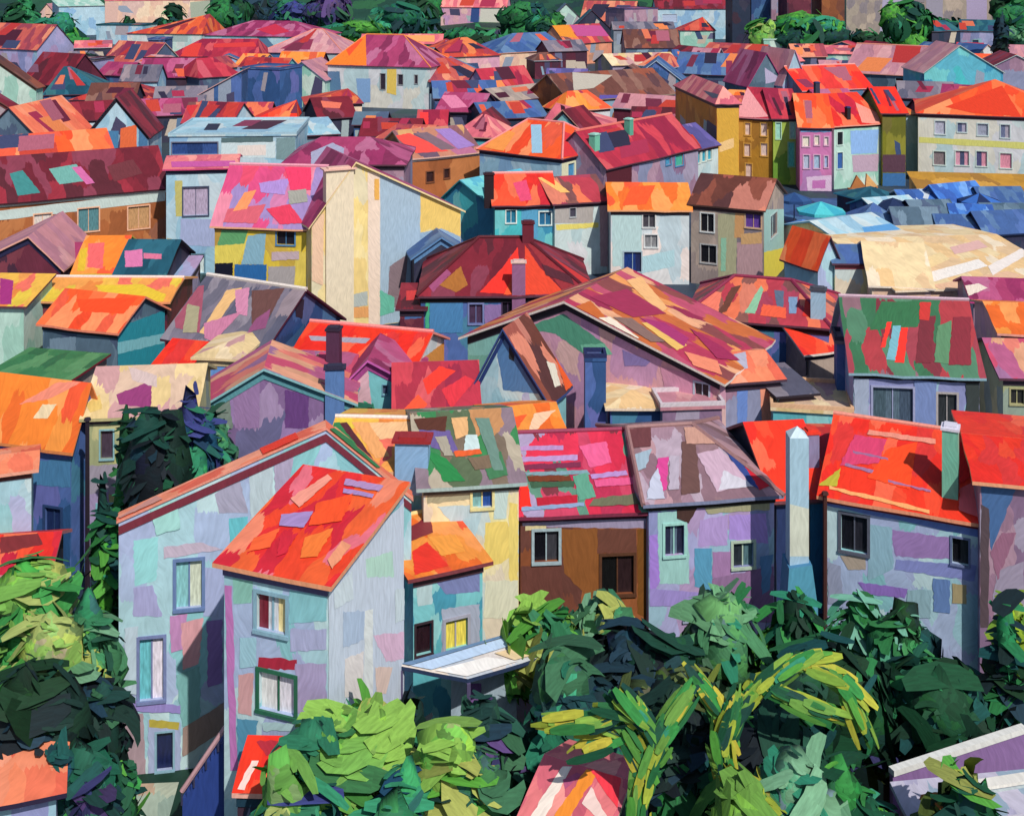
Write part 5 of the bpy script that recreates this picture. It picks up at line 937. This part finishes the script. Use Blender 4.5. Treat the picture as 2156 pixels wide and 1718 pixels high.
def pavilion():
    r = empty('garden_pavilion', (-.6, 46, 0), 'garden pavilion with a tilted white and blue roof among the bushes', 'pavilion')
    A_, B_, C_, D_ = at(985,1428,5.5), at(1205,1362,5.5), at(1080,1332,5.6), at(838,1400,5.6)
    mb = MB(); mb.slab(A_, B_, C_, D_, .16, 0, 1, lin('2c3c5c'), 6, 4, .04)
    up = (B_-A_).cross(D_-A_).normalized(); up = up if up.z > 0 else -up
    def q(a,b,c,d,col,k):
        f = lambda s,t: A_.lerp(B_,s).lerp(D_.lerp(C_,s), t)+up*(.05+.004*k)
        mb.face([f(*a),f(*b),f(*c),f(*d)], 1, lin(col))
    q((.02,.05),(.5,.05),(.45,.45),(.02,.5),'f8f4f0',1); q((.02,.55),(.98,.6),(.98,.9),(.02,.85),'c0d8f4',2); q((.5,.1),(.95,.08),(.95,.45),(.55,.5),'f0d4a8',3); q((.02,.86),(.98,.92),(.98,.99),(.02,.99),'6c8cb0',4)
    mb.build('roof', [pm('whiteroof','roof',1.0), tint_mat()], r)
    for p in (A_, B_, C_, D_):
        m = MB(); m.taper((p.x*.97-.02, p.y, 0), (p.x*.97-.02, p.y, p.z-.16), .09, .08, 0, lin('5c5478')); m.build('post', tint_mat(), r)
    m = MB(); c = (A_+C_)/2; m.box((c.x-1.6, c.y+.6, 0), Vector((2.6,0,0)), Vector((0,.2,0)), Vector((0,0,4.6)), 0, lin('a8bccc')); m.box((c.x-.9,c.y+.58,1.2), Vector((.5,0,0)), Vector((0,.02,0)), Vector((0,0,2.9)), 0, lin('8460a0')); m.build('back_wall', tint_mat(), r)
pavilion()

def garden_wall(label, a, b, z, th, col, cap, capcol):
    P, Q = at(*a, z), at(*b, z); P.z = Q.z = 0; e = (Q-P); n = Vector((-e.y, e.x, 0)).normalized()
    r = empty('garden_wall', (P+Q)/2, label, 'wall')
    m = MB(); m.box(P-Vector((0,0,.3)), e, n*th, Vector((0,0,z+.3)), 0, lin(col)); m.build('wall_body', tint_mat(), r)
    m = MB(); m.box(P-n*.06+Vector((0,0,z)), e, n*(th+.12), Vector((0,0,cap)), 0, lin(capcol)); m.build('coping', tint_mat(), r)
garden_wall('purple garden wall with a broad white coping at the lower right', (1880,1632), (2160,1540), 5.2, .16, '8c6ca0', .2, 'e0e0dc')
garden_wall('pale garden wall in the bottom right corner below the purple wall', (2046,1664), (2240,1634), 5.8, .3, 'b8c4c8', .1, 'e8e4dc')

H('low shed with a pale lilac sloping roof under the purple garden wall', (1930,1720),(2230,1690),5.4,'sh',1676,'mauve','lilacroof',dep=1.2,edge='c8c4d8',fas=None,name='shed',cat='shed')
def pole(label, u, vt, d, col, w=.11):
    X = (u-UC)*d/F; m = MB(); m.taper((X,d,0),(X,d,zat(vt,d)),w,w*.8,0,lin(col)); zt = zat(vt,d)
    m.taper((X,d,zt),(X,d,zt+.12),w*1.5,w*1.2,0,lin(col))
    tag(m.build('drain_pipe', tint_mat(), None), label, 'drain pipe')
pole('dark drain pipe on the corner between the dark blue and the tall narrow house', 184, 884, 63.6, '2c2430', .14)
pole('brown drain pipe at the left corner of the scarlet roofed house', 1737, 1040, 57.0, '4c2c28', .12)

def parasol(label, u, v, wpx, z, col, col2):
    p = at(u, v, z); r = empty('parasol', (p.x, p.y, 0), label, 'parasol', 'market parasols'); rad = wpx*p.y/F/2
    m = MB(); n = 8; top = Vector((p.x,p.y,z+rad*.32))
    ring = [Vector((p.x+rad*math.cos(k*2*math.pi/n+.3), p.y+rad*math.sin(k*2*math.pi/n+.3), z-.1)) for k in range(n)]
    for k in range(n):
        a, b = ring[k], ring[(k+1)%n]; cc = lin(col if k % 2 else col2)
        m.face([a,b,top],0,cc); m.face([b-Vector((0,0,.35)),b,a,a-Vector((0,0,.35))][::-1],0,cc)
        m.face([b-Vector((0,0,.02)),a-Vector((0,0,.02)),top-Vector((0,0,.06))],0,cc)
    m.build('canopy', tint_mat(), r)
    m = MB(); m.taper((p.x,p.y,0),(p.x,p.y,z+rad*.32),.07,.05,0,lin('4c4c5c')); m.build('pole', tint_mat(), r)
for lab,u,v,wp,z,c1,c2 in (('turquoise market parasol at the foot of the pink tenement',1728,440,104,3.2,'54ccd4','3cacc4'),('dark blue market parasol left of the turquoise one',1672,416,74,3.2,'28487c','34588c'),('blue and violet market parasol above the orange roof',1690,478,110,3.0,'5c90d4','4c78c0'),
   ('light blue market parasol right of the blue and violet one',1764,470,80,3.0,'8cb8e0','6c9cd4'),('navy market parasol beside the olive house',1880,430,90,3.2,'24345c','1c2c50'),('bright blue market parasol under the ochre lean-to',1962,408,96,3.2,'4478cc','dce4ec'),
   ('navy and white market parasol at the right of the market',2062,420,90,3.2,'20305c','3c70c4'),('yellow market parasol between the blue stalls',1868,486,60,3.0,'e0c074','f0e0c0')): parasol(lab,u,v,wp,z,c1,c2)

def awning():
    p = at(1812, 404, 1.6); r = empty('awning', p, 'brown and tan folded awning in front of the pale house with black windows', 'awning')
    m = MB(); k = p.y/F
    def tri(pts, col, y=0):
        f = [Vector((p.x+(u-1812)*k, p.y+y+(i%2)*.3, zat(v,p.y))) for i,(u,v) in enumerate(pts)]; b = [q+Vector((0,.5,0)) for q in f]
        n = len(f); m.face(f,0,lin(col)); m.face(b[::-1],0,lin(col))
        for i in range(n): j=(i+1)%n; m.face([f[j],f[i],b[i],b[j]],0,lin(col))
    tri([(1786,396),(1850,394),(1846,406),(1790,408)],'a8622c')
    m.build('valance', tint_mat(), r); m = MB()
    tri([(1792,396),(1806,370),(1826,396)],'b06c34',.05); tri([(1822,396),(1826,366),(1848,392)],'e0a868',-.1)
    m.build('fold', tint_mat(), r)
awning()

# ---------------------------------------------------------------- vegetation
T = tree
# far trees along the top
for i,(lab,u,vt,wp,d,pal,hp,shp,n,sz) in enumerate((
 ('dark green tree in the top left corner',45,-8,74,420,'darkgreen',70,'round',110,3.2),
 ('bright green bush below the cream gable at the top left',122,40,100,380,'midgreen',62,'round',110,2.6),
 ('slim green cypress in front of the pale blue block',148,32,22,390,'midgreen',50,'cone',60,1.8),
 ('dark teal hedge tree left of the lavender house with the brown doorway',186,108,50,310,'nightgreen',46,'round',90,2.0),
 ('dark round tree in front of the long peach building',360,16,56,470,'darkgreen',34,'round',90,2.6),
 ('small dark bush under the long peach building',272,34,22,470,'darkgreen',22,'round',50,2.0),
 ('dark pine right of the long peach building',480,-14,76,470,'darkgreen',66,'round',120,3.2),
 ('black green tree behind the magenta ridge roof',540,-20,90,520,'nightgreen',60,'round',120,3.6),
 ('blue green tree at the top edge left of centre',606,2,80,500,'bluegreen',50,'round',110,3.2),
 ('dark violet tree mass at the top edge, left of the green bank',690,-16,90,480,'purplegreen',70,'round',120,3.4),
 ('bright green bank bush left of the pink house at the top edge',750,46,130,440,'midgreen',34,'round',130,2.4),
 ('teal green tree left of the pink house at the top edge',830,6,110,460,'tealgreen',66,'round',130,3.2),
 ('dark tree leaning over the pink house at the top edge',896,-10,80,480,'darkgreen',60,'round',110,3.2),
 ('dark green tree right of the pink house at the top edge',1100,2,96,470,'darkgreen',62,'round',130,3.2),
 ('deep green bush between pink house and grey green gable',1150,20,60,440,'midgreen',46,'round',90,2.6),
 ('dark sloping bush above the slate blue roof',1005,62,130,400,'darkgreen',46,'round',140,2.6),
 ('green bush above the red and orange hipped roof',940,60,90,420,'midgreen',30,'round',100,2.4),
 ('dark green cypress right of the white villa',1556,10,34,440,'nightgreen',110,'cone',90,2.6),
 ('bright green hill tree before the brown towers',1690,34,150,400,'midgreen',66,'round',190,3.0),
 ('light green bush left of the brown towers',1600,36,50,400,'lightgreen',50,'round',80,2.4),
 ('pointed green tree against the taupe apartment slab',1912,2,88,400,'midgreen',96,'round',170,2.8),
 ('small dark bushes at the foot of the taupe slab',1830,66,70,420,'darkgreen',30,'round',80,2.4),
 ('wide dark green hedge at the top right',1990,38,150,430,'darkgreen',60,'round',170,3.0),
 ('dark blue green cypress at the top right',2110,40,34,330,'nightgreen',86,'cone',110,2.2),
 ('dark tree in the top right corner',2140,-14,90,470,'darkgreen',56,'round',110,3.0),
 ('green tree at the right edge beyond the cypress',2150,50,60,420,'sage',60,'round',80,2.6))):
    T(lab,u,vt,wp*1.15,d,pal,zlow=.2,shape=shp,n=n*3,size=sz*1.15,seed=i+1,clumps=10,hang=.1,group='trees along the top of the town')
# mid trees
T('dark blue green tree growing between the tall narrow house and the broad gable', 335, 878, 130, 58.5, 'nightgreen', zlow=2.5, n=520, size=1.0, seed=41, clumps=16, hang=.6, pal2='midgreen')
T('deep green tree behind the roof of the broad gable house', 420, 866, 110, 60, 'bluegreen', zlow=3, n=420, size=1.0, seed=42, clumps=12, pal2='tealgreen')
T('slim green cypress climbing beside the tall narrow house', 268, 860, 60, 60.5, 'darkgreen', zlow=1, n=380, size=.9, shape='cone', seed=43, pal2='midgreen')
T('green climbing shrub at the left corner of the broad gable', 226, 1060, 60, 54.5, 'midgreen', zlow=.4, n=330, size=.75, shape='round', seed=44, pal2='darkgreen', clumps=12)
T('small green creeper by the teal walled house under the bright red roof', 752, 850, 60, 78, 'tealgreen', zlow=2.6, n=110, size=.8, seed=45)
T('grey green shrub in front of the purple gabled house', 455, 862, 70, 69, 'sage', zlow=2, n=150, size=1.0, seed=46, pal2='nightgreen')
# garden in front
def bed(rows):
    for i,(lab,u,vt,wp,d,pal,zl,n,sz,shp,p2) in enumerate(rows):
        T(lab,u,vt,wp,d,pal,zlow=zl,n=n,size=sz,shape=shp,seed=60+i,clumps=12,pal2=p2,group='garden trees and shrubs')
bed((
 ('light green round tree at the left edge under the red roof',70,1196,190,47,'lightgreen',5.2,420,1.2,'round','spring'),
 ('mid green tree at the left edge below the light green one',60,1290,230,45.5,'lightgreen',3.6,460,1.25,'round','midgreen'),
 ('pale olive shrub beside the broad gable at left',190,1290,110,45.5,'sage',3.4,260,.9,'round','spring'),
 ('very dark tree at the left edge with drooping leaves',60,1425,200,43,'nightgreen',2.0,420,1.3,'round','darkgreen'),
 ('dark navy and green shrub left of the low doorway',190,1420,130,44.5,'nightgreen',1.2,360,1.0,'round','purplegreen'),
 ('emerald shrub in the lower left garden',150,1560,180,42,'tealgreen',.6,360,1.0,'round','midgreen'),
 ('green shrub at the foot of the broad gable corner',240,1565,90,43.5,'midgreen',.5,240,.8,'spike','darkgreen'),
 ('dark purple shrub beside the coral garden roof',190,1640,90,41.5,'purplegreen',1.0,200,.9,'spike','nightgreen'),
 ('bright green bush in front of the narrow lavender house',740,1486,200,41.5,'spring',3.4,460,1.2,'round','lightgreen'),
 ('light green bush beside the red lean-to roof',690,1560,190,40.2,'lightgreen',2.4,380,1.1,'round','bluegreen'),
 ('blue green shrub at the bottom edge left of centre',640,1630,200,38.5,'bluegreen',2.2,360,1.0,'round','lightgreen'),
 ('yellow green and purple shrub at the bottom centre',960,1570,190,39.5,'spring',1.6,440,1.0,'round','purplegreen'),
 ('blue green bush at the bottom edge, centre left',830,1635,180,38.6,'bluegreen',1.8,360,1.0,'round','spring'),
 ('dark purple tree beside the garden pavilion',1030,1475,130,43.5,'purplegreen',2.0,420,1.0,'round','nightgreen'),
 ('brown green shrub below the pavilion',880,1500,110,43,'nightgreen',2.0,240,.9,'round','tealgreen'),
 ('pale palm leaved shrub before the brown walled house',1150,1280,150,49.5,'spring',3.2,330,1.25,'spike','lightgreen'),
 ('light green leafy shrub under the dark doorway',1270,1262,140,50.5,'sage',2.6,300,1.2,'spike','spring'),
 ('teal green tree in the centre of the garden',1215,1415,200,44.0,'tealgreen',2.4,520,1.2,'round','purplegreen'),
 ('dark tree behind the teal green one',1330,1345,240,46.5,'nightgreen',2.4,520,1.2,'round','olivegreen'),
 ('dark teal shrub above the pink striped roof',1230,1490,220,45.4,'tealgreen',2.0,400,1.2,'spike','nightgreen'),
 ('olive shrub left of the yellow green arching tree',1420,1420,200,45,'nightgreen',2.0,420,1.2,'round','olivegreen'),
 ('grey green shrub below the mauve roofed house',1520,1250,180,50,'sage',2.6,340,1.2,'round','midgreen'),
 ('dark green shrub under the obelisk chimney',1660,1262,150,50,'midgreen',1.8,340,1.0,'spike','darkgreen'),
 ('reed like green shrub before the scarlet roofed house',1790,1262,150,50,'greenreed',1.8,330,1.0,'spike','midgreen'),
 ('pale green reeds at the right before the scarlet roofed house',1900,1290,140,48.5,'greenreed',1.8,280,1.0,'spike','darkgreen'),
 ('dark tree in the right middle of the garden',1750,1340,260,46.5,'darkgreen',2.0,520,1.25,'round','nightgreen'),
 ('dark green tree at the right below the mauve wall',1960,1380,260,46.5,'darkgreen',2.0,500,1.25,'round','tealgreen'),
 ('light green pointed shrub at the right edge',2135,1262,70,48,'lime',2.2,180,1.0,'spike','midgreen'),
 ('black green cypress at the right edge',2120,1330,70,46,'nightgreen',1.0,320,1.0,'cone','darkgreen'),
 ('olive and teal shrub above the purple garden wall',2060,1480,240,47.5,'olivegreen',2.4,380,1.2,'round','bluegreen'),
 ('purple flowering shrub right of the yellow green arching tree',1870,1480,180,47,'purplegreen',2.2,340,1.0,'round','olivegreen'),
 ('dark bush under the yellow green arch',1600,1500,220,43,'midgreen',2.2,420,1.1,'round','nightgreen'),
 ('mint and teal shrub at the bottom edge, right of the lawn',1690,1600,230,40,'sage',1.6,420,1.15,'round','tealgreen'),
 ('green shrub at the bottom edge before the purple garden wall',1800,1648,170,39.5,'midgreen',1.4,420,1.1,'round','lightgreen'),
 ('dark shrub above the hot pink striped roof',1440,1560,170,43.5,'nightgreen',1.6,360,1.1,'round','darkgreen'),
 ('bright green shrub in front of the pale lilac shed roof',2040,1652,150,37.6,'midgreen',2.2,300,1.0,'round','spring'),
 ('orange and green shrub in the bottom right corner',1985,1690,110,38.0,'olivegreen',1.0,260,1.0,'spike','autumnleaf'),
))
# yellow green arching tree: bent limbs carrying broad strap leaves
def arching(label, u, d, limbs, seed):
    r = random.Random(seed); X = (u-UC)*d/F; root = empty('arching_shrub', (X, d, 0), label, 'shrub')
    tb = MB(); lb = MB(); cols = [lin(c, .8) for c in PAL['yellowgreen']]; g2 = [lin(c, .72) for c in PAL['midgreen']]
    for pts in limbs:
        P = [Vector(((a-UC)*d/F, d+dy, max(zat(b, d), .1))) for a, b, dy in pts]; n = len(P); path = []
        for i in range(n-1):
            for k in range(6): 
                t = k/6; p0, p1, p2, p3 = P[max(i-1,0)], P[i], P[i+1], P[min(i+2,n-1)]
                path.append(0.5*((2*p1)+(p2-p0)*t+(2*p0-5*p1+4*p2-p3)*t*t+(3*p1-p0-3*p2+p3)*t*t*t))
        path.append(P[-1]); m = len(path)
        for i in range(m-1): tb.taper(path[i], path[i+1], .12*(1-i/m)+.03, .12*(1-(i+1)/m)+.03, 0, lin('5c6c28'), 5)
        for i in range(1, m):
            tg = (path[i]-path[i-1]).normalized()
            for k in range(7):
                o = Vector((r.uniform(-1,1), r.uniform(-1.2,.4), r.uniform(-.3,1))).normalized()
                p = path[i]+o*r.uniform(.02,.4)-tg*.4
                blade(lb, p, tg*1.0+o*r.uniform(-.1,.12), (o+Vector((0,-.8,.3))).normalized(), r.uniform(.7,1.6), r.uniform(.14,.34), r.choice(cols if r.random()<(.7 if int(i/5)%2 else .4) else g2), r.uniform(-.05,.2))
    lb.build('crown', leaf_mat(), root); tb.build('trunk', tint_mat(), root)
arching('tall yellow green arching shrub whose crown curls to the right', 1540, 41.2, ([(1545,1720,0),(1530,1620,0),(1545,1520,0),(1610,1440,0),(1690,1398,0),(1770,1440,0),(1800,1500,-.2)],[(1540,1560,0),(1510,1500,0),(1490,1470,0)],[(1530,1640,0),(1520,1560,-.3),(1535,1500,-.4)],[(1610,1445,0),(1680,1470,-.2),(1740,1490,-.2)]), 5)
arching('smaller mustard yellow arching shrub above the pink striped roof', 1350, 38.2, ([(1335,1760,0),(1345,1660,0),(1380,1570,0),(1425,1500,0)],[(1380,1570,0),(1330,1500,0),(1270,1525,.2),(1215,1535,.3)],[(1360,1620,0),(1320,1560,.2),(1270,1575,.3)]), 9)
T('mustard yellow hedge at the bottom edge, right of the arching shrub', 1570, 1655, 200, 39.3, 'yellowgreen', zlow=3.0, n=260, size=1.2, seed=77, hang=.1)

def fillers():
    r = random.Random(21); n = 0; used = set(); tries = 0
    roofs = {'crimson':'crimson','dark red':'maroon','scarlet':'red','coral':'coral','rose':'roseroof','slate blue':'blueroof','orange':'orangeroof','brown':'brownroof','violet':'violetroof','grey':'greyroof','dusty pink':'pinkgrey','magenta':'magenta'}
    walls = {'navy':'navy','pale blue':'sky','dark':'dark','cream':'pearl','lavender':'lav','teal':'teal','maroon':'maroonw'}
    while n < 60 and tries < 6000:
        tries += 1
        d = 182+(r.random()**1.3)*180; u = r.uniform(-20, 2170); X = (u-UC)*d/F
        w, dp = r.uniform(6, 12), r.uniform(6, 9); yaw = r.uniform(-.6,.6); ex = Vector((math.cos(yaw), math.sin(yaw), 0))
        if any((X-x)**2+(d-y)**2 < (max(a,b)*.85+b*.35+w*.55)**2 for x, y, a, b, e in PLOTS): continue
        if 1600 < u < 1960 and d < 260: continue
        vt_, vb_ = VH+(CH-9)*F/d, VH+CH*F/d; hw = w*.6*F/d
        if any(u+hw > a0 and u-hw < a1 and vb_ > b0 and vt_ < b1 and d < dd for a0, b0, a1, b1, dd in ((685,120,910,215,262),(505,135,600,215,262),(0,90,90,260,400),(1040,100,1300,130,330),(1430,60,2156,180,300))): continue
        a = Vector((X,d,0))-ex*w/2; b = Vector((X,d,0))+ex*w/2; ze = r.uniform(4.5,7)
        pa = (UC+a.x*F/a.y, VH+(CH-ze)*F/a.y); pb = (UC+b.x*F/b.y, VH+(CH-ze)*F/b.y)
        side = 'left' if u < 720 else 'middle' if u < 1440 else 'right'; row = 'front' if d < 240 else 'second' if d < 310 else 'last'
        rn, wn = r.choice(list(roofs)), r.choice(list(walls)); key = (rn, wn, side)
        if key in used: continue
        used.add(key)
        H('small far house, %s roof on %s walls, %s rows on the %s' % (rn, wn, row, side), pa, pb, ze, r.choice(('gx','gx','hx','gy')), 0, walls[wn], roofs[rn], dep=dp, rise=r.uniform(1.6,3.0), edge=r.choice(('3c2434','e0a090','b4b8c4','5c3040')), inset=r.uniform(2,4), group='small houses crowding the far rows')
        n += 1
    print('fillers', n)
fillers()
